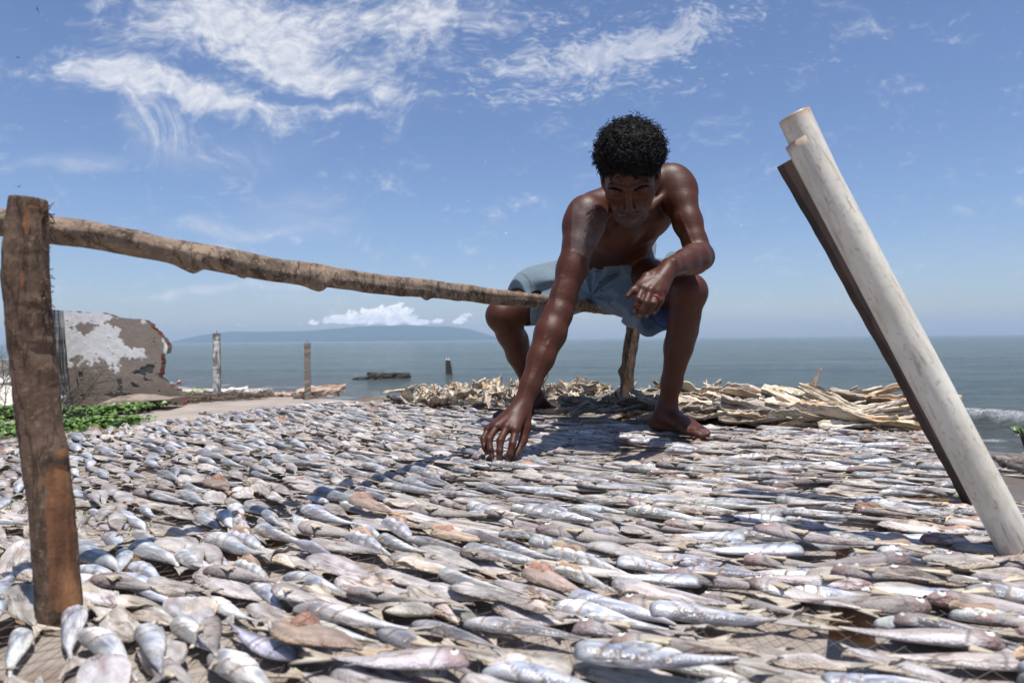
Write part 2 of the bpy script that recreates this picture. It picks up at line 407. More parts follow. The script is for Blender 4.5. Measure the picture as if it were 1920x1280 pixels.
# far hills across the bay
def ridge(xs, hs, d0, depth, seed, name, label, scale):
    n = 240; m = 14
    x = np.linspace(xs[0], xs[-1], n); hh = np.interp(x, xs, hs)
    hh += vnoise(np.stack([x, x * 0, x * 0], 1), 0.02, seed, 4) * 1.3 * np.clip(hh / 8, 0, 1)
    V = []; F = []
    for j in range(m):
        f = j / (m - 1); prof = math.sin(min(1, f * 1.0) * math.pi / 2) ** 1.2
        y = d0 + depth * f
        z = SEA - 1 + hh * (y / 1280.0) * prof * scale
        nzv = vnoise(np.stack([x * 1.0, np.full(n, y * 0.004), x * 0], 1), 0.035, seed + 3, 4)
        z = z + nzv * hh * y / 1280 * 0.10 * math.sin(f * math.pi)
        V.append(np.stack([(x - 960) / 1280 * y, np.full(n, y), z], 1))
    V.append(np.stack([(x - 960) / 1280 * (d0 + depth * 1.6), np.full(n, d0 + depth * 1.6), np.full(n, SEA - 2.0)], 1))
    V = np.vstack(V)
    for j in range(m):
        for k in range(n - 1): F.append((j * n + k, j * n + k + 1, (j + 1) * n + k + 1, (j + 1) * n + k))
    hm = mk(name, (0.035, 0.055, 0.040), rough=0.95, spec=0.1, vary=[(0.01, 0.35, 0.65, (1.5, 1.4, 1.3))])
    o = obj(name, mesh(name, V, np.array(F), hm)); return tag(o, label, 'hills', kind='structure')
HD = 3600
ridge([300, 330, 380, 430, 500, 560, 620, 680, 760, 840, 880, 920, 950], [0, 4, 15, 21, 20, 20, 24, 28, 29, 26, 21, 9, 0], HD, 700, 3, 'far_hills', 'blue hazy hills on the far side of the bay under the cumulus', 1.0)
ridge([560, 620, 680, 740, 800, 860, 900, 930, 1000], [0, 6, 11, 13, 12, 9, 6, 4, 0], HD - 250, 300, 8, 'low_hills', 'lower hazy foothills in front of the far hills', 0.8)

# ---------------------------------------------------------------- haze
hz = bpy.data.materials.new('haze'); hz.use_nodes = True
t = NB(hz.node_tree); t.n.clear()
out = t.new('ShaderNodeOutputMaterial'); pv = t.new('ShaderNodeVolumePrincipled'); t.l.new(pv.outputs[0], out.inputs['Volume'])
pv.inputs['Color'].default_value = (0.54, 0.73, 0.96, 1); pv.inputs['Density'].default_value = 0.00025; pv.inputs['Anisotropy'].default_value = 0.0
Vb, Fb = box((0, 2000, 43), (9000, 5400, 98))
haze = obj('haze', mesh('haze', Vb, Fb, hz, smooth=False)); tag(haze, 'thin blue sea haze over the whole bay', 'haze', kind='stuff')

# ---------------------------------------------------------------- ruined wall
def rubble_wall():
    D = 13.0; y0 = D
    def wp(px, py): q = P(px, py, D); return q.x, q.z
    outl = [(116, 584), (128, 583), (140, 583), (152, 586), (166, 585), (178, 586), (190, 586), (206, 591), (222, 596), (238, 597), (256, 599), (272, 600), (279, 605), (284, 613),
            (294, 620), (301, 632), (309, 639), (314, 650), (313, 661), (301, 664), (303, 680), (300, 697), (296, 703), (302, 711), (318, 722), (330, 730), (341, 741), (345, 775), (110, 775)]
    poly = np.array([wp(*q) for q in outl])
    st = 0.0115
    xs = np.arange(poly[:, 0].min() - st, poly[:, 0].max() + st, st); zs = np.arange(-0.25, poly[:, 1].max() + st, st)
    cx, cz = np.meshgrid(xs[:-1] + st / 2, zs[:-1] + st / 2)
    rr = vnoise(np.stack([cx.ravel(), cz.ravel(), cx.ravel() * 0], 1), 14, 3, 2).reshape(cx.shape) * 0.018
    px_, pz_ = cx + rr, cz + rr
    ins = np.zeros(cx.shape, bool)
    n = len(poly)
    for i in range(n):
        x1, z1 = poly[i]; x2, z2 = poly[(i + 1) % n]
        cond = ((z1 > pz_) != (z2 > pz_)) & (px_ < (x2 - x1) * (pz_ - z1) / (z2 - z1 + 1e-12) + x1)
        ins ^= cond
    nxp = len(xs); idx = {}
    V = []; Cc = []; F = []
    th = 0.17
    # colour field in photograph-like wall coordinates
    def px_of(x, z):
        return 960 + x / D * 1280, 636 - (z - 1.2) / D * 1280 + 8.2
    GX, GZ = np.meshgrid(xs, zs); U, Wp = px_of(GX, GZ)
    g3 = np.stack([GX.ravel(), GZ.ravel(), GX.ravel() * 0], 1)
    nA = vnoise(g3, 2.6, 5, 5).reshape(GX.shape); nB = vnoise(g3, 9, 6, 4).reshape(GX.shape); nC = vnoise(g3 * np.array([2.4, 0.8, 1]), 4, 7, 4).reshape(GX.shape); nD = vnoise(g3, 22, 16, 4).reshape(GX.shape)
    def lin(pts):  # boundary line v(u)
        a = np.array(pts, float); return np.interp(U, a[:, 0], a[:, 1])
    lower = lin([(110, 690), (150, 688), (180, 680), (195, 678), (215, 690), (235, 676), (255, 684), (285, 678), (300, 670)])
    whiteness = (lower - Wp) / 16 + nA * 1.6 + nB * 0.5
    patch = np.exp(-(((U - 268) / 30) ** 2 + ((Wp - 632) / 24) ** 2)) * 4.4 + np.exp(-(((U - 160) / 24) ** 2 + ((Wp - 615) / 12) ** 2)) * 2.3 + np.exp(-(((U - 225) / 30) ** 2 + ((Wp - 606) / 9) ** 2)) * 2.2 + \
        np.exp(-(((U - 290) / 10) ** 2 + ((Wp - 655) / 18) ** 2)) * 2.5
    strong = np.exp(-(((U - 250) / 34) ** 2 + ((Wp - 664) / 14) ** 2)) * 2.4 + np.exp(-(((U - 200) / 34) ** 2 + ((Wp - 640) / 16) ** 2)) * 1.5
    wmask = np.clip((np.minimum(whiteness, 1.6) - patch * 1.25 + strong * .55 - .25 + nC * 1.5 + nD * 1.0 + nB * .5) * 2.4, 0, 1)
    darkspots = 0
    for (a, c_, ra, rc) in [(280, 690, 14, 9), (258, 700, 9, 5), (222, 722, 9, 13), (253, 725, 7, 4), (280, 715, 10, 4), (150, 706, 6, 8), (205, 740, 12, 6), (235, 742, 22, 4), (298, 735, 5, 3), (152, 742, 6, 4), (268, 696, 6, 6)]:
        darkspots = darkspots + np.exp(-(((U - a) / ra) ** 2 + ((Wp - c_) / rc) ** 2))
    dmask = np.clip((darkspots * 1.5 - 0.85 + nB * 1.3 + nD * .9) * 4, 0, 1)
    plaster = np.array([0.30, 0.245, 0.205]); low = np.array([0.235, 0.19, 0.15]); white = np.array([0.80, 0.79, 0.77]); dark = np.array([0.085, 0.085, 0.08])
    lowm = np.clip((Wp - 680) / 60, 0, 1)[..., None]
    base = plaster * (1 - lowm) + low * lowm
    base = base * (1 + 0.16 * nA[..., None])
    colg = base * (1 - wmask[..., None]) + (white * (1 + 0.07 * nB[..., None])) * wmask[..., None]
    colg = colg * (1 - dmask[..., None]) + dark * dmask[..., None]
    relief = wmask * 0.004 - dmask * 0.012 + nB * 0.004
    front = -np.ones(GX.shape, int); back = -np.ones(GX.shape, int)
    brick = np.array([0.30, 0.085, 0.05]); mortar = np.array([0.25, 0.2, 0.17])
    def vid(r, c, arr, isb):
        if arr[r, c] < 0:
            arr[r, c] = len(V)
            V.append((GX[r, c], y0 + (th if isb else -relief[r, c]), GZ[r, c])); Cc.append(colg[r, c] if not isb else plaster)
        return arr[r, c]
    rr_, cc_ = np.nonzero(ins)
    for r, c in zip(rr_, cc_):
        q = [(r, c), (r, c + 1), (r + 1, c + 1), (r + 1, c)]
        F.append(tuple(vid(a, d_, front, False) for a, d_ in q))
        F.append(tuple(vid(a, d_, back, True) for a, d_ in q[::-1]))
        for (dr, dc, e) in ((-1, 0, (0, 1)), (0, 1, (1, 2)), (1, 0, (2, 3)), (0, -1, (3, 0))):
            r2, c2 = r + dr, c + dc
            if not (0 <= r2 < ins.shape[0] and 0 <= c2 < ins.shape[1]) or not ins[r2, c2]:
                a, d_ = q[e[0]], q[e[1]]
                k = len(V)
                course = int(np.floor(GZ[a] / 0.07)); isbrick = (GZ[a] / 0.07 - course) > 0.2
                colr = brick * (0.8 + 0.5 * random.random()) if isbrick and (GX[a] > -7.0) and dc == 1 and math.sin(GZ[a] * 9.0 + 1.2) + math.sin(GZ[a] * 23.0) > .1 else plaster * 0.9
                off = -0.0
                for (pp_, yy) in ((a, y0 - relief[a]), (d_, y0 - relief[d_]), (d_, y0 + th), (a, y0 + th)):
                    V.append((GX[pp_], yy, GZ[pp_])); Cc.append(colr)
                F.append((k + 1, k, k + 3, k + 2))
    return np.array(V), F, np.array(Cc)
wall_m = mk('weathered_plaster', attr=True, rough=0.92, spec=0.15, vary=[(18, 0.35, 0.7, (0.86, 0.84, 0.82))], bump=[(30, 0.4, 0.01)], w_rand=False)
V, F, Cc = rubble_wall()
ctr = np.array([-7.6, 13.0, 0.0])
wroot = obj('ruined_wall', mesh('ruined_wall', V - ctr, F, wall_m, Cc, smooth=False), loc=tuple(ctr))
tag(wroot, 'broken brick wall with peeling white paint and grey plaster near the sea', 'wall')
# exposed broken bricks along the right edge
brick_m = mk('red_brick', (0.29, 0.085, 0.05), rough=0.95, spec=0.1, vary=[(22, 0.35, 0.65, (0.5, 0.5, 0.5))], bump=[(60, 0.5, 0.01)])
parts = []
for (px, py, w, hgt) in [(281, 608, .10, .05), (286, 616, .12, .05), (294, 624, .11, .05), (299, 633, .1, .05), (303, 640, .12, .05), (309, 648, .11, .05), (312, 657, .1, .05), (297, 700, .12, .06), (293, 706, .10, .05), (302, 712, .1, .05), (330, 732, .12, .05), (320, 725, .1, .05), (120, 586, .1, .04), (134, 584, .12, .03)]:
    q = P(px, py, 13.0); vb, fb = box((q.x - 0.045, 13.102, q.z - 0.01), (w, 0.19, hgt), rz=random.uniform(-.12, .12), jit=0.008, seed=int(px), tilt=(0, random.uniform(-.15, .15)))
    parts.append((vb - ctr, fb, (1, 1, 1)))
V, F, Cc = join(parts); o = obj('brick_edge', mesh('brick_edge', V, F, brick_m, smooth=False), wroot)
tag(o, 'exposed red bricks on the broken edge')

# streaked concrete pillar at the wall's left end
conc_dark = mk('streaked_concrete', (0.33, 0.32, 0.30), rough=0.9, spec=0.2, stretch=(1, 1, 0.12), vary=[(9, 0.42, 0.56, (0.14, 0.14, 0.14)), (30, 0.4, 0.7, (1.5, 1.5, 1.5))], bump=[(20, 0.5, 0.02)])
a = P(98, 583, 12.6); c_ = P(121, 770, 12.6)
V = []; F = []
n = 26
for k in range(n):
    f = k / (n - 1); z = -0.15 + f * (a.z + 0.17)
    xl = P(100, 700, 12.4).x; xr = P(132 - 13 * f, 700, 12.95).x
    w = random.uniform(-.008, .008)
    for (x, y) in ((xl + w, 12.35), (xr + w, 12.93), (xr - 0.05, 13.15), (xl - 0.12, 12.6)): V.append((x, y, z))
for k in range(n - 1):
    for j in range(4): F.append((k * 4 + j, k * 4 + (j + 1) % 4, (k + 1) * 4 + (j + 1) % 4, (k + 1) * 4 + j))
F.append((3, 2, 1, 0)); F.append(tuple((n - 1) * 4 + j for j in range(4)))
V = np.array(V); ctr = np.array([V[:, 0].mean(), 12.8, 0])
o = obj('concrete_pillar', mesh('concrete_pillar', V - ctr, F, conc_dark, smooth=False), loc=tuple(ctr)); tag(o, 'black streaked concrete pillar at the left end of the ruined wall', 'pillar')

# far garden wall and tumbled slabs behind the near post
conc = mk('old_concrete', (0.40, 0.37, 0.33), rough=0.92, spec=0.15, vary=[(6, 0.4, 0.62, (0.55, 0.53, 0.5)), (40, 0.4, 0.65, (1.25, 1.22, 1.2))], bump=[(25, 0.5, 0.02)])
pale = mk('pale_concrete', (0.66, 0.62, 0.55), rough=0.9, spec=0.15, vary=[(7, 0.45, 0.66, (0.6, 0.56, 0.52))], bump=[(25, 0.4, 0.02)])
darkc = mk('wet_dark_concrete', (0.045, 0.042, 0.036), rough=0.75, spec=0.3, vary=[(5, 0.4, 0.62, (1.8, 1.7, 1.4))], bump=[(14, 0.6, 0.03)])
def slab(name, c, s, m, label, cat, rz=0, tilt=(0, 0), cuts=5, jit=0.02, seed=0, group=None, parent=None):
    """a rough block with broken edges"""
    r = np.random.RandomState(seed)
    nx, ny, nz_ = max(2, int(cuts * 1.5)), cuts, max(2, cuts // 2)
    V = []; vi = {}
    F = []
    def vert(i, j, k):
        key = (i, j, k)
        if key not in vi:
            vi[key] = len(V)
            p_ = np.array([(i / nx - .5) * s[0], (j / ny - .5) * s[1], (k / nz_ - .5) * s[2]])
            e = sum(1 for q, m_ in ((i, nx), (j, ny), (k, nz_)) if q in (0, m_))
            V.append(p_ + r.uniform(-1, 1, 3) * jit * (1.6 if e > 1 else 0.6))
        return vi[key]
    for i in range(nx):
        for j in range(ny):
            F.append((vert(i, j, nz_), vert(i + 1, j, nz_), vert(i + 1, j + 1, nz_), vert(i, j + 1, nz_)))
            F.append((vert(i, j + 1, 0), vert(i + 1, j + 1, 0), vert(i + 1, j, 0), vert(i, j, 0)))
    for i in range(nx):
        for k in range(nz_):
            F.append((vert(i, 0, k), vert(i + 1, 0, k), vert(i + 1, 0, k + 1), vert(i, 0, k + 1)))
            F.append((vert(i + 1, ny, k), vert(i, ny, k), vert(i, ny, k + 1), vert(i + 1, ny, k + 1)))
    for j in range(ny):
        for k in range(nz_):
            F.append((vert(0, j + 1, k), vert(0, j, k), vert(0, j, k + 1), vert(0, j + 1, k + 1)))
            F.append((vert(nx, j, k), vert(nx, j + 1, k), vert(nx, j + 1, k + 1), vert(nx, j, k + 1)))
    o = obj(name, mesh(name, V, F, m, smooth=False), parent, loc=tuple(c), rot=(tilt[0], tilt[1], rz))
    if label: tag(o, label, cat, group)
    return o
q = P(-20, 684, 17)
slab('far_wall', (q.x + 0.0, 17, 0.3), (1.75, 0.2, 1.05), conc, 'low grey weathered wall at the far left edge behind the post', 'wall', cuts=10, jit=0.015, seed=3)
for k, (px, py, d, s, rz, tl, lab) in enumerate([
        (10, 712, 14.5, (1.1, .8, .12), 0.3, (0.15, -0.12), 'pale fallen slab topmost in the rubble left of the near post'),
        (25, 740, 13.5, (1.2, .7, .12), -0.2, (0.2, 0.1), 'pale fallen slab in the middle of the rubble left of the near post'),
        (20, 765, 12.5, (1.3, .7, .14), 0.1, (0.25, 0.05), 'pale fallen slab lowest in the rubble left of the near post'),
        (112, 757, 12.2, (.13, .1, .34), 0.5, (0.1, 0.2), 'small white slab leaning at the foot of the streaked pillar')]):
    q = P(px, py, d); slab('broken_slab', (q.x, q.y, q.z - 0.03), s, pale, lab, 'slab', rz, tl, seed=k + 20)
slab('rubble_bank', (P(5, 760, 13.8).x, 14.2, -0.03), (1.9, 1.8, .62), conc, 'grey rubble bank under the pale slabs at the far left', 'rubble', 0.2, (0.25, 0), cuts=9, jit=0.07, seed=9)
# long low stone in front of the wall
V = []; F = []
n, m_ = 34, 12
for k in range(n):
    f = k / (n - 1); q = P(206 + 128 * f, 752 - 9 * f, 12.6)
    rr = 0.02 + 0.11 * math.sin(math.pi * min(1, f * 1.25 + 0.02)) ** 0.6 * (1 - 0.3 * f)
    for j in range(m_):
        a = 2 * math.pi * j / m_
        V.append((q.x, 12.55 + math.cos(a) * 0.3, q.z - 0.03 + math.sin(a) * rr))
V = np.array(V); V += (vnoise(V, 5, 2, 4) * 0.03)[:, None]
for k in range(n - 1):
    for j in range(m_): F.append((k * m_ + j, k * m_ + (j + 1) % m_, (k + 1) * m_ + (j + 1) % m_, (k + 1) * m_ + j))
F.append(tuple(range(m_))); F.append(tuple((n - 1) * m_ + j for j in range(m_)))
stone_m = mk('brown_stone', (0.22, 0.18, 0.145), rough=0.95, spec=0.12, vary=[(8, 0.4, 0.6, (1.4, 1.35, 1.3))], bump=[(20, 0.6, 0.03)])
ctr = V.mean(0); o = obj('fallen_stone', mesh('fallen_stone', V - ctr, F, stone_m), loc=tuple(ctr)); tag(o, 'long low brown stone lying in front of the ruined wall', 'stone')

conc_pale = mk('sandy_concrete', (0.48, 0.44, 0.38), rough=0.9, spec=0.15, vary=[(4, 0.45, 0.66, (0.75, 0.72, 0.68))], bump=[(25, 0.4, 0.02)])
# pale low seawall strip with cracks
q0, q1 = P(318, 735, 16.5), P(475, 738, 16.5)
slab('low_seawall', ((q0.x + q1.x) / 2, 17.0, -0.15), (q1.x - q0.x + 0.2, 1.2, 0.30), conc_pale, 'pale low concrete strip between the ruined wall and the white streaked post', 'wall', cuts=7, jit=0.012, seed=5)
for k, (px, py, w, hgt, rz, lab) in enumerate([(440, 733, .55, .10, .35, 'tilted pale slab just right of the white streaked post'), (470, 738, .3, .12, -.4, 'small pale slab at the right end of the twig litter'),
                                               (393, 745, .3, .03, 0.1, 'thin white slab lying at the foot of the white streaked post')]):
    q = P(px, py, 15.2); slab('broken_slab', (q.x, q.y, q.z), (w, .3, hgt), pale, lab, 'slab', rz, (0.1, -0.1), seed=40 + k)
# brick slabs by the water
bslab = mk('brick_slab', (0.47, 0.39, 0.31), rough=0.92, spec=0.15, vary=[(5, 0.45, 0.6, (0.55, 0.28, 0.22)), (26, 0.45, 0.65, (0.55, 0.5, 0.45))], bump=[(20, 0.6, 0.03)])
q = P(598, 735, 14.7); slab('brick_slab', (q.x, 14.8, q.z + 0.015), (0.94, .75, .13), bslab, 'large flat slab with red broken brick edge behind the grey post', 'slab', 0.05, (0.09, -0.05), cuts=8, jit=0.016, seed=61)
q = P(525, 741, 15.0); slab('brick_slab', (q.x, 15.2, q.z), (0.5, .5, .07), bslab, 'thin sandy slab left of the large brick edged slab', 'slab', -0.05, (0.02, 0.03), cuts=6, jit=0.015, seed=62)
q = P(655, 748, 11.5); slab('white_plank', (q.x, 11.5, 0.16), (1.0, .16, .035), pale, 'long white plank behind the far edge of the drying table', 'plank', 0.04, (0, -0.03), cuts=4, jit=0.006, seed=63)

# two upright posts
def conc_post(px, ytop, ybase, d, w, m, label, seed):
    a, c_ = P(px, ytop, d), P(px, ybase, d)
    n = 30; V = []
    r = np.random.RandomState(seed)
    for k in range(n):
        z = -0.15 + (a.z + 0.15) * k / (n - 1)
        for (sx_, sy_) in ((-1, -1), (1, -1), (1, 1), (-1, 1)):
            V.append((sx_ * w / 2 + r.uniform(-.005, .005), sy_ * w / 2 + r.uniform(-.005, .005), z))
    F = []
    for k in range(n - 1):
        for j in range(4): F.append((k * 4 + j, k * 4 + (j + 1) % 4, (k + 1) * 4 + (j + 1) % 4, (k + 1) * 4 + j))
    F.append((3, 2, 1, 0)); F.append(tuple((n - 1) * 4 + j for j in range(4)))
    root = empty('concrete_post', (a.x, a.y, 0), label, 'post'); root.rotation_euler = (0, 0, R(12))
    obj('shaft', mesh('shaft', V, F, m, smooth=False), root)
    rust = mk('rusty_bar', (0.10, 0.05, 0.035), rough=0.9)
    V, F = tube(lerp_path((0.01, 0, a.z - 0.02), (0.0, 0.01, a.z + 0.06), 5, 0.003), 0.006, 6)
    obj('rebar', mesh('rebar', V, F, rust), root)
white_streak = mk('white_streaked_concrete', (0.26, 0.24, 0.21), rough=0.9, spec=0.15, stretch=(1.0, 1.0, 0.25), vary=[(8, 0.5, 0.56, (2.7, 2.85, 3.0)), (40, 0.4, 0.65, (0.7, 0.7, 0.7))], bump=[(20, .5, .02)])
grey_post = mk('grey_brown_concrete', (0.19, 0.165, 0.14), rough=0.95, spec=0.12, vary=[(30, 0.4, 0.65, (1.6, 1.5, 1.45))], bump=[(25, .6, .02)])
conc_post(406, 625, 745, 14.6, 0.135, white_streak, 'square concrete post with white paint streaks, nearest the ruined wall', 1)
conc_post(576, 643, 747, 14.2, 0.12, grey_post, 'plain grey brown concrete post beside the brick edged slab', 2)

# wreckage in the water
q = P(728, 704, 33); zz = SEA
slab('sunken_slab', (P(729, 704, 33).x, 33, zz + .02), (1.9, .8, .42), darkc, 'dark broken concrete slab standing out of the sea, the highest of its group', 'slab', 0.0, (0, 0.02), cuts=7, jit=0.03, seed=71, group='dark slabs in the sea')
slab('sunken_slab', (P(690, 708, 32.6).x, 32.6, zz + .0), (1.3, .7, .2), darkc, 'dark low slab in the sea sloping down to the left', 'slab', 0.05, (0, -0.12), cuts=6, jit=0.03, seed=72, group='dark slabs in the sea')
slab('sunken_slab', (P(752, 701, 33.1).x, 33.1, zz + .10), (.9, .5, .16), darkc, 'dark slab in the sea tapering to the right', 'slab', -0.05, (0, 0.12), cuts=6, jit=0.03, seed=73, group='dark slabs in the sea')
q = P(843, 703, 36)
V = [(-.2, -.12, -.7), (.27, -.12, -.7), (.04, -.1, .62), (-.2, -.1, .66), (-.2, .12, -.7), (.27, .12, -.7), (.04, .1, .62), (-.2, .1, .66)]
F = [(0, 1, 2, 3), (5, 4, 7, 6), (1, 5, 6, 2), (4, 0, 3, 7), (3, 2, 6, 7), (0, 4, 5, 1)]
o = obj('sea_pillar', mesh('sea_pillar', V, F, darkc, smooth=False), loc=(q.x, 36, SEA + 0.08)); tag(o, 'dark wedge shaped pillar stump standing in the sea', 'pillar')
bird_m = mk('bird_feathers', (0.03, 0.03, 0.035), rough=0.8)
birdw = mk('pale_bird_feathers', (0.5, 0.47, 0.45), rough=0.8)
def blobmesh(segs, m, name):
    V, F = tube([s[0] for s in segs], [s[1] for s in segs], 8); return mesh(name, V, F, m)
for (px, lab) in ((837, 'small pale bird perched on the left of the sea pillar'), (842, 'small pale bird perched on the right of the sea pillar')):
    q = P(px, 681, 36)
    o = obj('perched_bird', blobmesh([((0, -.06, .0), .01), ((0, -.03, .03), .03), ((0, .0, .06), .035), ((0, .03, .1), .018), ((0, .05, .13), .02), ((0, .09, .13), .004)], birdw, 'perched_bird'),
            loc=(q.x, 36, SEA + 0.08 + 0.63)); tag(o, lab, 'bird', 'birds perched on the sea pillar')
# two things afloat near the ruined wall
whitep = mk('white_float', (0.8, 0.8, 0.8), rough=0.5); 
q = P(319, 716, 30)
o = obj('floating_plank', mesh('floating_plank', *box((0, 0, 0), (.22, .08, .05), .1, jit=.01, seed=2), whitep, smooth=False), loc=(q.x, q.y, SEA + .04)); tag(o, 'small white plank afloat right of the ruined wall', 'plank')
q = P(335, 714, 30)
root = empty('swimmer_float', (q.x, q.y, SEA), 'small dark and white float with a red underside beside the white plank', 'float')
obj('float_body', blobmesh([((-.1, 0, .02), .01), ((-.05, 0, .04), .05), ((.05, 0, .04), .06), ((.1, 0, .03), .02)], mk('red_float', (.35, .05, .05)), 'float_body'), root)
obj('float_top', blobmesh([((-.1, 0, .07), .01), ((-.02, 0, .10), .04), ((.04, 0, .12), .03), ((.06, 0, .14), .01)], whitep, 'float_top'), root)
obj('float_flag', blobmesh([((-.04, 0, .12), .03), ((-.05, 0, .18), .03), ((-.06, 0, .2), .01)], bird_m, 'float_flag'), root)

# birds in the sky
def bird(px, py, d, span, bank, dihed, rz, lab):
    q = P(px, py, d)
    s = span / 2
    V = []; F = []
    n = 9
    for side in (-1, 1):
        k0 = len(V)
        for i_ in range(n):
            f = i_ / (n - 1)
            x = side * s * f; z = dihed * s * (math.sin(f * 2.4)) ; ch = 0.16 * s * (1 - 0.8 * f) + 0.02 * s; yb = -0.25 * s * f * f
            V += [(x, yb - ch, z), (x, yb + ch, z), (x, yb, z + 0.02 * s * (1.2 - f)), (x, yb, z - 0.015 * s * (1.2 - f))]
        for i_ in range(n - 1):
            a = k0 + i_ * 4; c_ = a + 4
            F += [(a, c_, c_ + 2, a + 2), (a + 2, c_ + 2, c_ + 1, a + 1), (a + 1, c_ + 1, c_ + 3, a + 3), (a + 3, c_ + 3, c_, a)]
    vb, fb = tube([(0, -.5 * s, 0), (0, -.3 * s, 0), (0, 0, 0), (0, .25 * s, .01), (0, .42 * s, .02), (0, .5 * s, 0)], [.03 * s, .05 * s, .1 * s, .08 * s, .04 * s, .005], 8)
    V, F, _ = join([(V, F, (1, 1, 1)), (vb, fb, (1, 1, 1))])
    o = obj('flying_bird', mesh('flying_bird', V, F, bird_m), loc=tuple(q)); o.rotation_euler = (0.1, bank, rz)
    tag(o, lab, 'bird', 'birds soaring high in the sky')
bird(70, 18, 100, 1.6, R(75), .15, R(20), 'banked black bird highest at the top left of the sky')
bird(195, 48, 120, 1.5, R(3), .1, R(5), 'thin black bird gliding level right of the highest bird')
bird(33, 108, 110, 1.5, R(22), .2, R(10), 'black bird gliding with wings slanted, below the highest bird')
bird(35, 350, 130, 1.5, R(-4), .25, R(0), 'black bird gliding low just above the near post top')
bird(1409, 328, 150, .9, R(10), .2, R(0), 'tiny far bird between the man and the white pipe')

# driftwood and leafy plant on the right beach
dw = mk('driftwood', (0.30, 0.26, 0.225), rough=0.9, stretch=(1, 0.2, 1), vary=[(25, .4, .6, (.25, .22, .2))], bump=[(40, .8, .02)])
q = P(1896, 905, 6.0)
gz = float(land_z(np.array(q.x), np.array(q.y)))
parts = []
for k in range(7):
    a = k * 0.9
    pth = lerp_path((0, 0, 0), (math.cos(a) * .14 - .02, math.sin(a) * .14, .05 + .03 * math.sin(k * 3)), 8, 0.015, k)
    v_, f_ = tube(pth, np.linspace(.07, .012, 8), 9, rough=.018, seed=k, nscale=18); parts.append((v_, f_, (1, 1, 1)))
v_, f_ = tube(lerp_path((-.1, -.25, .0), (.75, .55, .12), 16, .03, 5), np.linspace(.10, .06, 16), 12, rough=.025, seed=9, nscale=10); parts.append((v_, f_, (1, 1, 1)))
V, F, _ = join(parts)
o = obj('driftwood', mesh('driftwood', V, F, dw), loc=(q.x, q.y, gz + .06)); tag(o, 'weathered grey driftwood stump on wet sand by the right edge', 'driftwood')
q = P(1909, 800, 6.6); gz = float(land_z(np.array(q.x), np.array(q.y)))
root = empty('leafy_shrub', (q.x + .12, q.y, gz), 'green leafy sprig on a dark branch over the right-hand shore', 'plant')
br = mk('dark_branch', (0.06, 0.05, 0.045), rough=.9, bump=[(60, .6, .01)])
parts = []
for k in range(5):
    v_, f_ = tube(lerp_path((.0, 0, 0), (-.11 + .05 * k, .02 * k, q.z - gz - .06 + .02 * (k % 2)), 12, .02, k), np.linspace(.022, .008, 12), 7, rough=.004, seed=k); parts.append((v_, f_, (1, 1, 1)))
V, F, _ = join(parts); obj('stem', mesh('stem', V, F, br), root)
def leafmesh(leaves, name, m, col0=(0.062, 0.115, 0.024)):
    """leaves: (pos, dir, normal, length, width, colour scale)"""
    V = []; F = []; Cc = []
    for (p_, d_, nrm, L_, w_, cs_) in leaves:
        p_ = np.array(p_, float); d_ = np.array(d_, float); d_ /= np.linalg.norm(d_); nrm = np.array(nrm, float)
        sd_ = np.cross(d_, nrm); sd_ /= np.linalg.norm(sd_) + 1e-9; up = np.cross(sd_, d_)
        k = len(V)
        for f, ww in ((0, .08), (.28, .85), (.6, 1.0), (.85, .6), (1.0, .05)):
            for s_ in (-1, 0, 1):
                V.append(p_ + d_ * L_ * f + sd_ * s_ * w_ / 2 * ww + up * (abs(s_) * w_ * .18 * ww - 0.25 * L_ * f * f)); Cc.append(np.array(col0) * cs_)
        for a in range(4):
            for s_ in range(2):
                i0 = k + a * 3 + s_; F.append((i0, i0 + 1, i0 + 4, i0 + 3))
    return mesh(name, np.array(V), np.array(F), m, np.array(Cc))
leaf_m = mk('green_leaf', attr=True, rough=.42, spec=.5, vary=[(20, .4, .65, (1.5, 1.35, 1.0))])
L_ = []
for k in range(42):
    a = random.uniform(0, 6.28); t_ = random.random()
    base = (-.11 + .05 * (k % 5) + random.uniform(-.02, .02), random.uniform(-.03, .08), q.z - gz - .1 + t_ * .06)
    L_.append((base, (math.cos(a) * .7, math.sin(a) * .7, random.uniform(.2, 1.1)), (0, 0, 1), random.uniform(.06, .1), random.uniform(.02, .035), random.uniform(.8, 2.2)))
obj('leaves', leafmesh(L_, 'leaves', leaf_m), root)

# beach creeper, ground cover
def creeper(name, regions, label, size=.075):
    L_ = []
    for (px0, py0, px1, py1, rad, cnt, hh) in regions:
        for k in range(cnt):
            f = random.random(); g_ = random.gauss(0, .42)
            cxp = px0 + (px1 - px0) * f; cyp = py0 + (py1 - py0) * f
            e = (cyp - 636 - (960 - cxp) * .0097) / 1280; d = 1.2 / e
            w = P(cxp, cyp, d)
            x = w.x + random.gauss(0, .1); y = w.y + g_ * rad
            a = random.uniform(0, 6.28); z = random.random() ** .7 * hh * math.exp(-(g_ ** 2))
            L_.append(((x, y, z), (math.cos(a), math.sin(a), random.uniform(-.1, .9)), (random.uniform(-.4, .4), random.uniform(-.6, .2), 1), random.uniform(.7, 1.25) * size, random.uniform(.5, .8) * size, random.uniform(.4, 2.2)))
    o = obj(name, leafmesh(L_, name, leaf_m)); return tag(o, label, 'ground cover', kind='stuff')
creeper('beach_creeper', [(118, 782, 275, 770, 1.0, 1700, .13), (-30, 782, 60, 780, 1.3, 1500, .15), (130, 800, 245, 796, .6, 900, .1), (-20, 812, 110, 806, .8, 700, .12)], 'patches of glossy green beach creeper between the table and the ruined wall', .085)
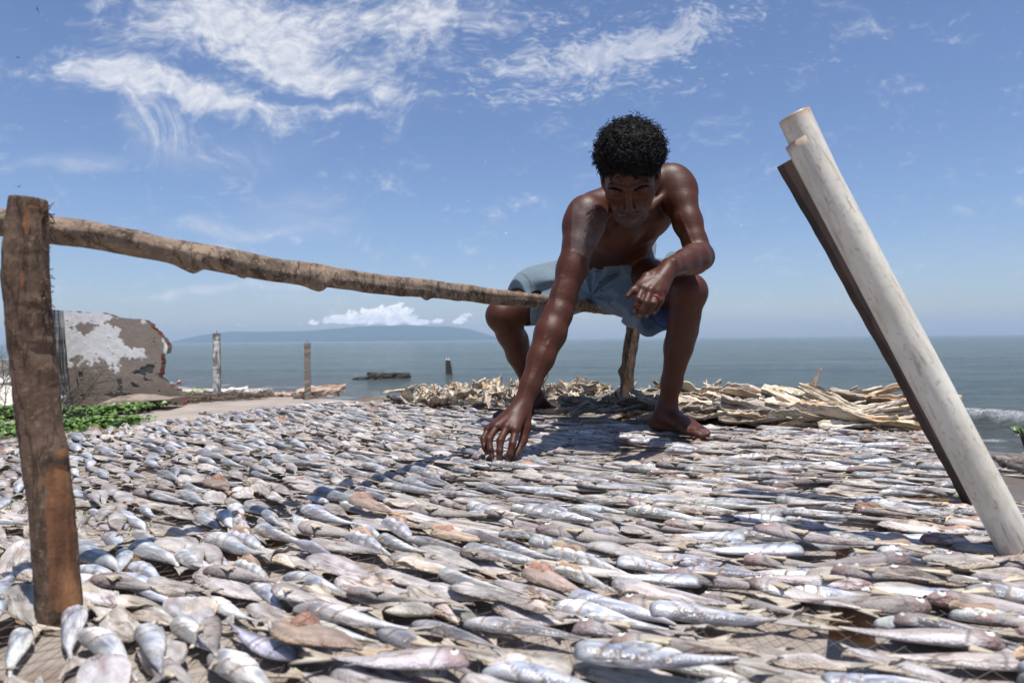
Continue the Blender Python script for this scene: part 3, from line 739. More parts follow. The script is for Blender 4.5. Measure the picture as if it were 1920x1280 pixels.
creeper('small_creeper', [(332, 750, 362, 745, .35, 150, .13), (364, 742, 378, 741, .2, 30, .16)], 'small bright green creeper growing at the right foot of the ruined wall', .075)
# low grass beside the table
L_ = []
for k in range(5200):
    x = random.uniform(-6.5, -1.3); y = random.uniform(4.2, 9.8)
    if random.random() > math.exp(-((x + 3.9 + (y - 6.5) * .55) / 1.6) ** 2): continue
    a = random.uniform(0, 6.28)
    L_.append(((x, y, 0), (math.cos(a) * .5, math.sin(a) * .5, 1), (math.cos(a + 1.5), math.sin(a + 1.5), .1), random.uniform(.04, .11), .009, random.uniform(.8, 2.4)))
grass_m = mk('grass_blade', attr=True, rough=.6, spec=.3)
o = obj('grass', leafmesh(L_, 'grass', grass_m, (.07, .12, .03))); tag(o, 'thin green grass in the sand left of the table', 'grass', kind='stuff')

# dry twig litter
twig_m = mk('dry_twig', attr=True, rough=.9, spec=.2)
parts = []
for k in range(1300):
    f = random.random(); cxp = 270 + 220 * f; cyp = 753 - 12 * f + random.uniform(-5, 9) * (1 - .4 * f)
    d = 1.2 / ((cyp - 636 - (960 - cxp) * .0097) / 1280); w = P(cxp, cyp, d); a = random.gauss(0, .5) + (3.14 if random.random() < .5 else 0); ln = random.uniform(.08, .38)
    p0 = np.array([w.x, w.y, random.uniform(.0, .09)]); p1 = p0 + np.array([math.cos(a) * ln, math.sin(a) * ln * .8, random.uniform(-.04, .06)])
    v_, f_ = tube(lerp_path(p0, p1, 5, .012, k), random.uniform(.004, .010), 4, cap=False); g_ = random.uniform(.4, 1.5)
    parts.append((v_, f_, np.array([.15, .115, .09]) * g_))
V, F, Cc = join(parts); o = obj('twig_litter', mesh('twig_litter', V, F, twig_m, Cc)); tag(o, 'mat of dry brown twigs washed up below the ruined wall', 'twigs', kind='stuff')

# bare shrubs
def bare_shrub(base, height, spread, seed, label, lean=(0, 0)):
    r = np.random.RandomState(seed); parts = []
    def grow(p0, d0, ln, rad, lvl):
        k = 7; pts = [p0]; d_ = d0.copy()
        for j in range(k):
            d_ = d_ + r.normal(0, .16, 3) + np.array([lean[0], lean[1], 0]) * .05; d_ /= np.linalg.norm(d_)
            pts.append(pts[-1] + d_ * ln / k)
        v_, f_ = tube(pts, np.linspace(rad, rad * .45, len(pts)), 5, cap=False); parts.append((v_, f_, (1, 1, 1)))
        if lvl > 0:
            for j in range(r.randint(3, 6)):
                i_ = r.randint(2, k + 1); dn = d_ + r.normal(0, .55, 3) * spread; dn /= np.linalg.norm(dn)
                grow(pts[i_], dn, ln * r.uniform(.45, .75), rad * .55, lvl - 1)
    for k in range(5):
        d0 = np.array([r.normal(0, .5) * spread + lean[0], r.normal(0, .3) * spread, 1.0]); d0 /= np.linalg.norm(d0)
        grow(np.array([r.uniform(-.05, .05), r.uniform(-.05, .05), 0.0]), d0, height * r.uniform(.6, 1), .011, 3)
    V, F, _ = join(parts)
    o = obj('bare_shrub', mesh('bare_shrub', V, F, br), loc=base); return tag(o, label, 'shrub')
q = P(112, 765, 10.8); bare_shrub((q.x, 10.8, 0.0), .85, .9, 4, 'leafless thin shrub in front of the ruined wall beside the near post', (.6, 0))
q = P(-25, 770, 10.4); bare_shrub((q.x, 10.4, 0.0), .95, .9, 8, 'leafless dark shrub at the far left edge behind the near post', (.35, 0))
# ================================================================== DRYING TABLE
UD = np.array([0.451, 0.8925]); ND = np.array([0.8925, -0.451])          # along and across the table
def st(s, t_, z=0.0):
    q = ND * s + UD * t_; return np.array([q[0], q[1], TOP + z])
S0, S1, T0, T1 = -2.36, 0.20, 0.06, 2.98
wood_m = mk('weathered_log', (0.23, 0.165, 0.115), rough=0.88, spec=0.2, vary=[(9, .4, .62, (.5, .42, .36)), (55, .4, .62, (1.35, 1.3, 1.25))], bump=[(40, .6, .012), (150, .4, .004)])
table = empty('drying_table', tuple(st(-1.0, 1.5, -TOP)), 'long drying table of rough logs topped with wire net and added sand-coloured boards', 'table')
tb = np.array(table.location)
def tpart(name, V, F, m, cols=None, smooth=True):
    return obj(name, mesh(name, np.asarray(V) - tb, F, m, cols, smooth), table)
for k, (a, c_, r_, zz) in enumerate([((S1, T0), (S1, T1 + .06), .036, -.052), ((S0, T0), (S0, T1 + .06), .036, -.052), ((-.95, T0), (-.95, T1), .036, -.09),
                                     ((S0 - .05, T1), (S1 + .1, T1), .034, -.05), ((S0, T0 + .02), (S1, T0 + .02), .034, -.05)]):
    v, f = tube(lerp_path(st(*a, zz), st(*c_, zz), 60, .012, k), r_ * np.linspace(1.08, .92, 60), 12, rough=.006, seed=k, nscale=14); tpart('log', v, f, wood_m)
for k, t_ in enumerate(np.linspace(T0 + .3, T1 - .25, 9)):
    v, f = tube(lerp_path(st(S0 - .04, t_ + random.uniform(-.05, .05), -.055), st(S1 + .01, t_ + random.uniform(-.05, .05), -.052), 60, .006, k + 9), random.uniform(.026, .034), 10, rough=.006, seed=k, nscale=14)
    tpart('log', v, f, wood_m)
for (s, t_) in ((S0 + .05, .25), (S0 + .05, 2.8), (-.95, .3), (-.95, 2.8), (S1 - .02, 1.9), (S1 - .02, 2.9), (-.95, 1.6)):
    v, f = tube(lerp_path(st(s, t_, -TOP - .2), st(s, t_, -.1), 24, .015, int(t_ * 10)), .045, 12, rough=.008, seed=int(t_ * 9), nscale=12); tpart('leg', v, f, wood_m)
# boards added to keep the sand between fish light (panel gap shows dark)
board_m = mk('added_sand_board', (0.315, 0.280, 0.248), rough=0.95, spec=0.25, vary=[(4, .38, .62, (.76, .73, .70)), (260, .35, .68, (1.35, 1.32, 1.3)), (420, .62, .70, (.35, .3, .28)), (15, .5, .62, (.74, .66, .6))], bump=[(240, .8, .004), (18, .5, .01)])
def panel(s0, s1, t0, t1, seed):
    nx_, ny_ = 60, 60
    V = []
    for lay in (0, 1):
        for j in range(ny_ + 1):
            for i_ in range(nx_ + 1):
                q = st(s0 + (s1 - s0) * i_ / nx_, t0 + (t1 - t0) * j / ny_, -.017 if lay == 0 else -.022); V.append(q)
    V = np.array(V); m = (nx_ + 1) * (ny_ + 1)
    V[:m, 2] += vnoise(V[:m], 9, seed) * .0022
    F = []
    for j in range(ny_):
        for i_ in range(nx_):
            a = j * (nx_ + 1) + i_; F.append((a, a + 1, a + nx_ + 2, a + nx_ + 1)); F.append((m + a + nx_ + 1, m + a + nx_ + 2, m + a + 1, m + a))
    for i_ in range(nx_):
        F.append((m + i_, m + i_ + 1, i_ + 1, i_)); a = ny_ * (nx_ + 1) + i_; F.append((a, a + 1, m + a + 1, m + a))
    for j in range(ny_):
        a = j * (nx_ + 1); F.append((a, a + nx_ + 1, m + a + nx_ + 1, m + a)); a += nx_; F.append((m + a, m + a + nx_ + 1, a + nx_ + 1, a))
    tpart('board', V, F, board_m)
panel(-.80, -.03, .33, 1.58, 1); panel(.015, .165, .33, 1.58, 2); panel(-.80, .165, 1.62, 2.96, 3)
panel(-2.3, -1.62, .9, 2.96, 4); panel(-1.58, -.86, .80, 2.96, 5); panel(-.50, .165, T0 + .06, .30, 6)
# wire net: two sets of thin crossing wires
net_m = mk('rusty_wire', (0.17, 0.14, 0.12), rough=0.6, spec=.5, metal=.5)
V = []; F = []
def wire(p0, p1, r_=.0004, k=10):
    global V, F
    v, f = tube(lerp_path(p0, p1, k, .0025, len(V) % 977), r_, 3, cap=False)
    F += [tuple(i_ + len(V) for i_ in q) for q in f]; V += [tuple(q) for q in v]
stp = .017
for d_ in (1, -1):
    for c_ in np.arange(-4.2, 4.4, stp * 1.6):
        # lines s*d + (t)*0.6 = c, clipped to the table
        pts = []
        for s in (S0, S1):
            t_ = (c_ - d_ * s) / .6
            if T0 <= t_ <= T1: pts.append((s, t_))
        for t_ in (T0, T1):
            s = (c_ - .6 * t_) * d_
            if S0 <= s <= S1: pts.append((s, t_))
        if len(pts) >= 2 and abs(pts[0][0] - pts[1][0]) > .05: wire(st(*pts[0], -.008 + .001 * d_), st(*pts[1], -.008 + .001 * d_))
tpart('wire_net', V, F, net_m)

# ---- rail frame -----------------------------------------------------------
def bark(name, base, orange, thr=.60, stretch=(1, 1, .35), con=1.0, fis=0.0):
    m = bpy.data.materials.new(name); m.use_nodes = True
    t = NB(m.node_tree); p = t.n['Principled BSDF']; tcn = t.new('ShaderNodeTexCoord')
    v = tcn.outputs['Object']
    vs = t.v('MULTIPLY', v, stretch)
    n1 = t.noise(vs, 28, 6, .65); n2 = t.noise(v, 90, 5, .6); n3 = t.noise(vs, 9, 4, .6)
    c = t.mix(t.mr(n1, .35, .65), tuple(np.array(base) * 1.1), tuple(np.array(base) * .5))
    c = t.mix(t.mr(n2, .5, .75), c, tuple(np.array(base) * 1.35))
    c = t.mix(t.mr(n3, thr, thr + .05), c, tuple(orange))
    n4 = t.noise(vs, 48, 5, .7); c = t.mix(t.mr(n4, .54, .64, 0, .75 * con), c, tuple(np.array(base) * .22))
    fs_ = t.m('ABSOLUTE', t.m('SUBTRACT', t.noise(t.v('MULTIPLY', vs, (1, 1, .5)), 36, 5, .6), .5)); c = t.mix(t.mr(fs_, 0, .035, .75, 0), c, tuple(np.array(base) * .18))
    c = t.mix(t.mr(t.noise(v, 130, 3, .6), .58, .72, 0, .6), c, tuple(np.array(base) * 2.0))
    at = t.new('ShaderNodeAttribute', attribute_name='Col'); sp = t.new('ShaderNodeSeparateColor'); t.put(sp.inputs[0], at.outputs['Color'])
    woodc = t.mix(t.mr(t.noise(t.v('MULTIPLY', v, (1, 1, .12)), 60, 4), .35, .65), (0.29, 0.140, 0.062), (0.12, 0.055, 0.03))
    c = t.mix(t.mr(t.m('ADD', sp.outputs[0], t.m('MULTIPLY', t.m('SUBTRACT', n1, .5), .9)), .36, .50), c, woodc)
    t.put(p.inputs['Base Color'], c); p.inputs['Roughness'].default_value = .85; p.inputs['Specular IOR Level'].default_value = .25
    b1 = t.new('ShaderNodeBump'); b1.inputs['Strength'].default_value = .9; b1.inputs['Distance'].default_value = .005; t.put(b1.inputs['Height'], t.m('ADD', n1, t.m('MULTIPLY', n2, .3))); t.l.new(b1.outputs[0], p.inputs['Normal'])
    return m
bark_m = bark('brown_bark', (0.155, 0.100, 0.066), (0.20, 0.085, 0.045), .66)
rail_bark = bark('grey_weathered_rail', (0.235, 0.172, 0.122), (0.18, 0.10, 0.06), .70, (1, .22, .6), 1.2)
frame = empty('rail_frame', tuple(st(-.85, .45)), 'rough branch rail carried on two upright wooden posts on the table', 'rail')
fb0 = np.array(frame.location)
# near post: slightly bent trunk with knots, bark scraped off in places
pb = P(112, 1150, .775); pt_ = P(53, 372, .775)
pth = np.array([pb + (0, 0, -.06) if False else (pb.x, pb.y, pb.z - .10), (pb.x, pb.y, pb.z), tuple(P(98, 960, .775)), tuple(P(75, 800, .775)), tuple(P(58, 640, .775)), tuple(P(48, 520, .775)), tuple(P(50, 430, .775)), tuple(pt_)])
rad = np.array([39, 38, 37, 37, 38, 38, 35, 31]) / 1280 * .775
n = 110; tt = np.linspace(0, 7, n)
path = np.stack([np.interp(tt, range(8), pth[:, a]) for a in range(3)], 1); ker = np.ones(7) / 7
for a in range(3): path[3:-3, a] = np.convolve(path[:, a], ker, 'valid')
rr = np.interp(tt, range(8), rad)
v, f = tube(path, rr, 40, rough=.0022, seed=3, nscale=22)
ax = np.repeat(path, 40, 0); dv = v - ax; dn = dv / (np.linalg.norm(dv, axis=1)[:, None] + 1e-9)
v = v + dn * (vnoise(v * np.array([1, 1, 2.2]), 40, 8) * .0012)[:, None]
colp = np.zeros((len(v), 3))
def spot(px, py, rx, ry, hgt, colv):
    c_ = P(px, py, .74); w = np.exp(-(((v[:, 0] - c_.x) / (rx / 1280 * .76)) ** 2 + ((v[:, 2] - c_.z) / (ry / 1280 * .76)) ** 2)) * (dn[:, 1] < .2)
    v[:] += dn * (w * hgt)[:, None]; colp[:, 0] = np.maximum(colp[:, 0], w * colv * 1.6)
for a in [(72, 482, 12, 26, .004, .9), (60, 600, 10, 10, .003, .3), (52, 640, 26, 8, .003, 0), (70, 730, 16, 14, -.003, .25), (84, 740, 20, 8, .004, 0), (90, 832, 14, 11, .005, .6), (88, 860, 15, 13, .004, .55), (45, 560, 25, 7, .003, 0),
          (104, 770, 9, 8, .003, .5), (78, 905, 13, 26, -.002, .8), (88, 960, 17, 40, -.003, 1.1), (97, 1020, 20, 45, -.004, 1.3), (105, 1080, 22, 40, -.003, 1.3), (108, 1120, 24, 30, 0, 1.3), (28, 410, 5, 30, 0, .6), (72, 425, 4, 22, .002, .6), (48, 380, 30, 4, 0, .6), (22, 520, 4, 24, 0, .45),
          (52, 690, 7, 20, .001, .25), (50, 655, 8, 8, -.004, .4), (66, 905, 5, 30, -.001, .3)]: spot(*a)
v -= fb0
o = obj('post', mesh('post', v, f, bark_m, np.clip(colp, 0, 1)), frame); tag(o, 'thick near post with brown bark scraped to orange wood at its foot')
# shredded bark strands at the top
parts = []
for k in range(46):
    zc = random.choice([395, 402, 410, 470, 520, 560, 605]) + random.uniform(-12, 12)
    p0 = np.array(P(84 + random.uniform(-5, 3), zc, .77)) - fb0
    v_, f_ = tube(lerp_path(p0, p0 + np.array([random.uniform(.002, .010), random.uniform(-.01, .01), random.uniform(-.012, .012)]), 4, .002, k), .0006, 4); parts.append((v_, f_, (1, 1, 1)))
fib = mk('bark_fibre', (.10, .06, .04), rough=.9)
V, F, _ = join(parts); obj('bark_shreds', mesh('bark_shreds', V, F, fib), frame)
# the rail
A = np.array(P(-60, 408, .80)); B_ = np.array(st(-.85, 2.77, .425))
ctrl = [A, np.array(P(60, 428, .82)), np.array(P(180, 440, .87)), np.array(P(330, 472, .98)), np.array(P(500, 506, 1.12)), np.array(P(640, 522, 1.27)), np.array(P(800, 541, 1.52)), np.array(P(960, 560, 1.90)), np.array(P(1110, 574, 2.42)), np.array(P(1186, 584, 2.86))]
rd = [29, 27.5, 26, 26, 25, 21.5, 18, 15.5, 12.5, 11]; dd = [.80, .82, .87, .98, 1.12, 1.27, 1.52, 1.90, 2.42, 2.86]
n = 240; tt = np.linspace(0, len(ctrl) - 1, n)
path = np.stack([np.interp(tt, range(len(ctrl)), [c_[a] for c_ in ctrl]) for a in range(3)], 1); ker = np.ones(21) / 21
for a in range(3): path[10:-10, a] = np.convolve(path[:, a], ker, 'valid')
path += np.stack([vnoise(path, 5, s_) for s_ in (1, 2, 3)], 1) * .004
rr = np.interp(tt, range(len(ctrl)), [r_ / 1280 * d_ for r_, d_ in zip([q * .91 for q in rd], dd)])
v, f = tube(path, rr, 36, rough=.0026, seed=5, nscale=16)
ax = np.repeat(path, 36, 0); dv = v - ax; dn = dv / (np.linalg.norm(dv, axis=1)[:, None] + 1e-9)
along = np.repeat(tt, 36)
ang = np.arctan2(dn[:, 2], dn[:, 0])
v = v + dn * (np.sin(ang * 3 + along * .8) * .0012 + vnoise(np.stack([along * 1.2, np.cos(ang) * 2.4, np.sin(ang) * 2.4], 1), 1.6, 6, 4) * .0024)[:, None]
for (px, py, d_, h_, w_) in [(365, 496, .99, .010, .018), (392, 500, 1.0, -.004, .01), (600, 530, 1.2, .010, .02), (585, 525, 1.18, -.004, .01), (455, 512, 1.07, .005, .007), (800, 553, 1.52, .006, .012), (640, 500, 1.27, .003, .02), (860, 552, 1.62, .006, .014), (1035, 575, 2.15, .006, .02)]:
    c_ = np.array(P(px, py, d_)); w = np.exp(-((v - c_) ** 2).sum(1) / w_ ** 2); v += dn * (w * h_)[:, None] + np.array([0, 0, -1]) * (w * h_ * .5)[:, None]
colp = np.zeros((len(v), 3)); c_ = np.array(P(110, 450, .83)); colp[:, 0] = .0 * np.exp(-((v - c_) ** 2).sum(1) / .018 ** 2) * (dn[:, 2] < 0)
obj('rail', mesh('rail', v - fb0, f, rail_bark, colp), frame)
# far post
b0 = st(-.85, 2.77, 0); w0 = np.array(P(1176, 735, 2.86)); w1 = np.array(P(1188, 590, 2.86))
pts = [w0 + (w0 - w1) * .6, w0, np.array(P(1176, 700, 2.86)), np.array(P(1180, 660, 2.86)), np.array(P(1186, 625, 2.86)), w1 + np.array([0, 0, .02])]
n = 60; tt = np.linspace(0, 5, n); path = np.stack([np.interp(tt, range(6), [q[a] for q in pts]) for a in range(3)], 1)
v, f = tube(path, np.interp(tt, range(6), [.032, .030, .029, .028, .029, .027]), 24, rough=.004, seed=15, nscale=18)
for (px, py, h_) in [(1166, 697, .016), (1190, 650, .006)]:
    c_ = np.array(P(px, py, 2.85)); w = np.exp(-((v - c_) ** 2).sum(1) / .02 ** 2); v += np.array([-.9 if px < 1175 else .9, 0, .2]) * (w * h_)[:, None]
o = obj('post', mesh('post', v - fb0, f, bark_m, np.full((len(v), 3), .18)), frame); tag(o, 'slim knotty far post under the seated man')

# ---- white pipe and the dark board behind it ---------------------------------
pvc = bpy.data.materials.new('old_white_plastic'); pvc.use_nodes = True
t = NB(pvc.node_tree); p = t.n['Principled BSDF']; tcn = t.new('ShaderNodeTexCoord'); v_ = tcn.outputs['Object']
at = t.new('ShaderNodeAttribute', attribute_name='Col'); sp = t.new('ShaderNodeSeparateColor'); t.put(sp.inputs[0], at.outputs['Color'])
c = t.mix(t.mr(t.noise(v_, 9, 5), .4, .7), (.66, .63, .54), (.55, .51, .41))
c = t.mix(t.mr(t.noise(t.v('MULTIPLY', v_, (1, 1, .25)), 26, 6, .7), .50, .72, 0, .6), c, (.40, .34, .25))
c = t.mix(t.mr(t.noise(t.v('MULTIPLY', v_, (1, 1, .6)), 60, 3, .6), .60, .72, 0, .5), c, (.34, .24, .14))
c = t.mix(t.mr(t.noise(t.v('MULTIPLY', v_, (1, 1, .35)), 11, 3, .5), .50, .68, 0, .55), c, (.38, .38, .38))  # soft grey smudges: shade across the pipe, painted into its colour
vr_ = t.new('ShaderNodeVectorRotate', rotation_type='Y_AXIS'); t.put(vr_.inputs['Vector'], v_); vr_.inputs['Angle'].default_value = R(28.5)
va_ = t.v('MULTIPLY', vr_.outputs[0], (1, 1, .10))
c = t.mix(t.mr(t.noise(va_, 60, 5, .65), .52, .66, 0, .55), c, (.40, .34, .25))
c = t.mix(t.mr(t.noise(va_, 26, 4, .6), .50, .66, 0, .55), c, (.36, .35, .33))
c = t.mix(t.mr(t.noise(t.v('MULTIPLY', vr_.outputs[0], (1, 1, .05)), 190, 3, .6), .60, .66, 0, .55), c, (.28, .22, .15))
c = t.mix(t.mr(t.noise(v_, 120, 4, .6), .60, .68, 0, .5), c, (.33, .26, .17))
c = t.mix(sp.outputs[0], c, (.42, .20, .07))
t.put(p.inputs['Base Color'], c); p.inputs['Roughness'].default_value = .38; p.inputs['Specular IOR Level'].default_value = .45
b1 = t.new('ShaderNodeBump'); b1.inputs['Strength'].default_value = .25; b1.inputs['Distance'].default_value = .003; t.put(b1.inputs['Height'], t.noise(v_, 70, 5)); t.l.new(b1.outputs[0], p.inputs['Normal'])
top = np.array(P(1489, 217, .99)); jn = np.array(P(1503, 262, .99)); bot = np.array(P(1938, 1085, .93))
dirv = (bot - jn) / np.linalg.norm(bot - jn)
root = empty('white_pipe', tuple(bot + dirv * .03), 'thick stained white plastic pipe leaning over the right edge of the table', 'pipe')
rb = np.array(root.location)
def pipe_part(name, a, c_, r_, wall, rustends, seed):
    k = 70; pth = lerp_path(a, c_, k)
    s_ = 40; v1, f1 = tube(pth, r_, s_, cap=False, rough=.0004, seed=seed, nscale=8)
    v2, f2 = tube(pth, r_ - wall, s_, cap=False)
    f2 = [tuple(reversed(q)) for q in f2]
    F = list(f1) + [tuple(i_ + k * s_ for i_ in q) for q in f2]
    for j in range(s_):
        j2 = (j + 1) % s_; F.append((j2, j, k * s_ + j, k * s_ + j2)); e = (k - 1) * s_; F.append((e + j, e + j2, k * s_ + e + j2, k * s_ + e + j))
    V = np.vstack([v1, v2]); L = np.linalg.norm(c_ - a); d0 = np.linalg.norm(V - a, axis=1)
    along_ = ((V - a) @ ((c_ - a) / L)); rust = np.exp(-np.abs(along_) / rustends) * (.75 + .5 * vnoise(V, 60, 4))
    rust[len(v1):] = np.clip(rust[len(v1):] * 2, 0, 1)
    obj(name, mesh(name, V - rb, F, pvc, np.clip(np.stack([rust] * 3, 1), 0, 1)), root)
pr = 31.5 / 1280 * .97
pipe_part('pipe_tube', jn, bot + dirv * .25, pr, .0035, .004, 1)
o_ = np.array(P(-4, 0, 1.03)) - np.array(P(0, 0, 1.03))
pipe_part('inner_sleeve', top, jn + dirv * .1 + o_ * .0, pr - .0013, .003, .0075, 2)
# dark board
dk = mk('dark_stained_wood', (.024, .018, .016), rough=.8, stretch=(1, 1, .15), vary=[(40, .4, .6, (2.4, 1.7, 1.4))], bump=[(60, .6, .004)])
a = np.array(P(1486, 297, 1.16)); c_ = np.array(P(1661, 610, 1.17)); e_ = np.array(P(1799, 868, 1.19)); g_ = np.array(P(1864, 990, 1.2)) 
pts = np.array([a, c_, e_, g_]); n = 60; tt = np.linspace(0, 3, n); path = np.stack([np.interp(tt, range(4), pts[:, k]) for k in range(3)], 1)
hw = np.interp(tt, [0, 1, 2, 3], [.024, .024, .022, .020]) ; hd = .013
dirp = (pts[-1] - pts[0]); dirp /= np.linalg.norm(dirp); sidev = np.cross(dirp, [0, 1, 0]); sidev /= np.linalg.norm(sidev); dep = np.cross(dirp, sidev)
V = []; F = []
for k in range(n):
    w = .0005 * math.sin(k * 1.7) + .0008 * math.sin(k * .4 + 1)
    for (x_, y_) in ((-1, -1), (1, -1), (1, 1), (-1, 1)): V.append(path[k] + sidev * x_ * (hw[k] + w) + dep * y_ * hd)
for k in range(n - 1):
    for j in range(4): F.append((k * 4 + j, k * 4 + (j + 1) % 4, (k + 1) * 4 + (j + 1) % 4, (k + 1) * 4 + j))
F.append((3, 2, 1, 0)); F.append(tuple((n - 1) * 4 + j for j in range(4)))
V = np.array(V); o = obj('leaning_board', mesh('leaning_board', V - V[-1], F, dk, smooth=False), loc=tuple(V[-1])); tag(o, 'dark narrow wooden board leaning close behind the white pipe', 'board')

# crate glimpsed below the net at the near post
cr_m = mk('grey_plastic', (.10, .10, .10), rough=.5)
root = empty('plastic_crate', tuple(st(-.62, .33, -.30)), 'grey slatted plastic crate glimpsed under the net beside the near post', 'crate')
parts = []
for k in range(6):
    parts.append(box((0, 0, .04 * k), (.34, .012, .012)) + ((1, 1, 1),)); parts.append(box((0, .24, .04 * k), (.34, .012, .012)) + ((1, 1, 1),))
    parts.append(box((-.17, .12, .04 * k), (.012, .228, .012)) + ((1, 1, 1),)); parts.append(box((.17, .12, .04 * k), (.012, .228, .012)) + ((1, 1, 1),))
for k in range(9):
    parts.append(box((-.16 + .04 * k, -.012, .1), (.008, .010, .22)) + ((1, 1, 1),)); parts.append(box((-.16 + .04 * k, .252, .1), (.008, .010, .22)) + ((1, 1, 1),))
V, F, _ = join(parts); obj('side_slats', mesh('side_slats', V, F, cr_m, smooth=False), root, rot=(0, 0, R(20)))
# ================================================================== FISH
def fish_mat(name, rough, metal, spec, bumpsc, bumpst, scale_amt, crease=.8):
    m = bpy.data.materials.new(name); m.use_nodes = True
    t = NB(m.node_tree); p = t.n['Principled BSDF']; tcn = t.new('ShaderNodeTexCoord'); oi = t.new('ShaderNodeObjectInfo')
    rnd = oi.outputs['Random']; w = t.m('MULTIPLY', rnd, 53.0)
    v = tcn.outputs['Object']; vs = t.v('MULTIPLY', v, (.35, 1, 1))
    at = t.new('ShaderNodeAttribute', attribute_name='Col'); c = at.outputs['Color']
    n1 = t.noise(vs, 55, 6, .65, w=w); n2 = t.noise(v, 16, 4, .6, w=w); n3 = t.noise(vs, 190, 4, .65, w=w)
    c = t.mix(1.0, c, t.comb(*[t.mr(n1, .3, .7, .58, 1.32)] * 3), 'MULTIPLY')
    c = t.mix(t.mr(n2, .52, .68, 0, .55), c, t.mix(1.0, c, (.80, .62, .50), 'MULTIPLY'))
    c = t.mix(t.mr(t.noise(v, 24, 3, .5, w=t.m('ADD', w, 9.0)), .56, .72, 0, .5), c, t.mix(1.0, c, (1.3, 1.3, 1.28), 'MULTIPLY'))
    c = t.mix(1.0, c, t.comb(*[t.mr(n3, .3, .7, .84, 1.15)] * 3), 'MULTIPLY')
    wn_ = t.new('ShaderNodeTexWhiteNoise', noise_dimensions='1D'); t.put(wn_.inputs['W'], w)
    sc_ = t.new('ShaderNodeSeparateColor'); t.put(sc_.inputs[0], wn_.outputs['Color'])
    tint = t.comb(t.mr(sc_.outputs[0], 0, 1, .78, 1.14), t.mr(sc_.outputs[0], 0, 1, .76, 1.10), t.m('MULTIPLY', t.mr(sc_.outputs[0], 0, 1, .76, 1.10), t.mr(sc_.outputs[1], 0, 1, .90, 1.04)))
    c = t.mix(1.0, c, tint, 'MULTIPLY')
    t.put(p.inputs['Base Color'], c)
    t.put(p.inputs['Roughness'], t.mr(n1, .3, .7, rough - .1, rough + .15)); p.inputs['Metallic'].default_value = metal; p.inputs['Specular IOR Level'].default_value = spec
    vo = t.new('ShaderNodeTexVoronoi'); t.put(vo.inputs['Vector'], v); vo.inputs['Scale'].default_value = 420
    vcr = t.v('MULTIPLY', v, (.16, 1, 1))
    ridge = t.m('ABSOLUTE', t.m('SUBTRACT', t.noise(vcr, 70, 4, .6, w=t.m('ADD', w, 4.0)), .5))
    crk = t.m('MULTIPLY', t.mr(ridge, .0, .035, 1, 0), t.mr(n2, .42, .6))
    c = t.mix(t.m('MULTIPLY', crk, crease), c, t.mix(1.0, c, (.34, .25, .20), 'MULTIPLY'))
    t.put(p.inputs['Base Color'], c)
    h = t.m('ADD', t.m('MULTIPLY', t.m('SUBTRACT', n1, t.m('MULTIPLY', crk, .6)), 1.0), t.m('ADD', t.m('MULTIPLY', n3, .5), t.m('MULTIPLY', vo.outputs['Distance'], scale_amt)))
    b1 = t.new('ShaderNodeBump'); b1.inputs['Strength'].default_value = bumpst; b1.inputs['Distance'].default_value = .004; t.put(b1.inputs['Height'], h); t.l.new(b1.outputs[0], p.inputs['Normal'])
    return m
silver_m = fish_mat('silver_fish_skin', .35, .10, .55, 60, .5, .25, .35)
matte_m = fish_mat('dried_fish_skin', .58, .0, .4, 60, .75, .35)
flesh_m = fish_mat('dried_fish_flesh', .55, .0, .4, 60, .9, .1)
fin_m = mk('dried_fin', attr=True, rough=.55, spec=.4, vary=[(60, .4, .65, (.7, .6, .5))], bump=[(150, .5, .002)])
eye_m = mk('fish_eye', (.78, .76, .68), rough=.25, spec=.6); pupil_m = mk('fish_pupil', (.03, .03, .03), rough=.2)

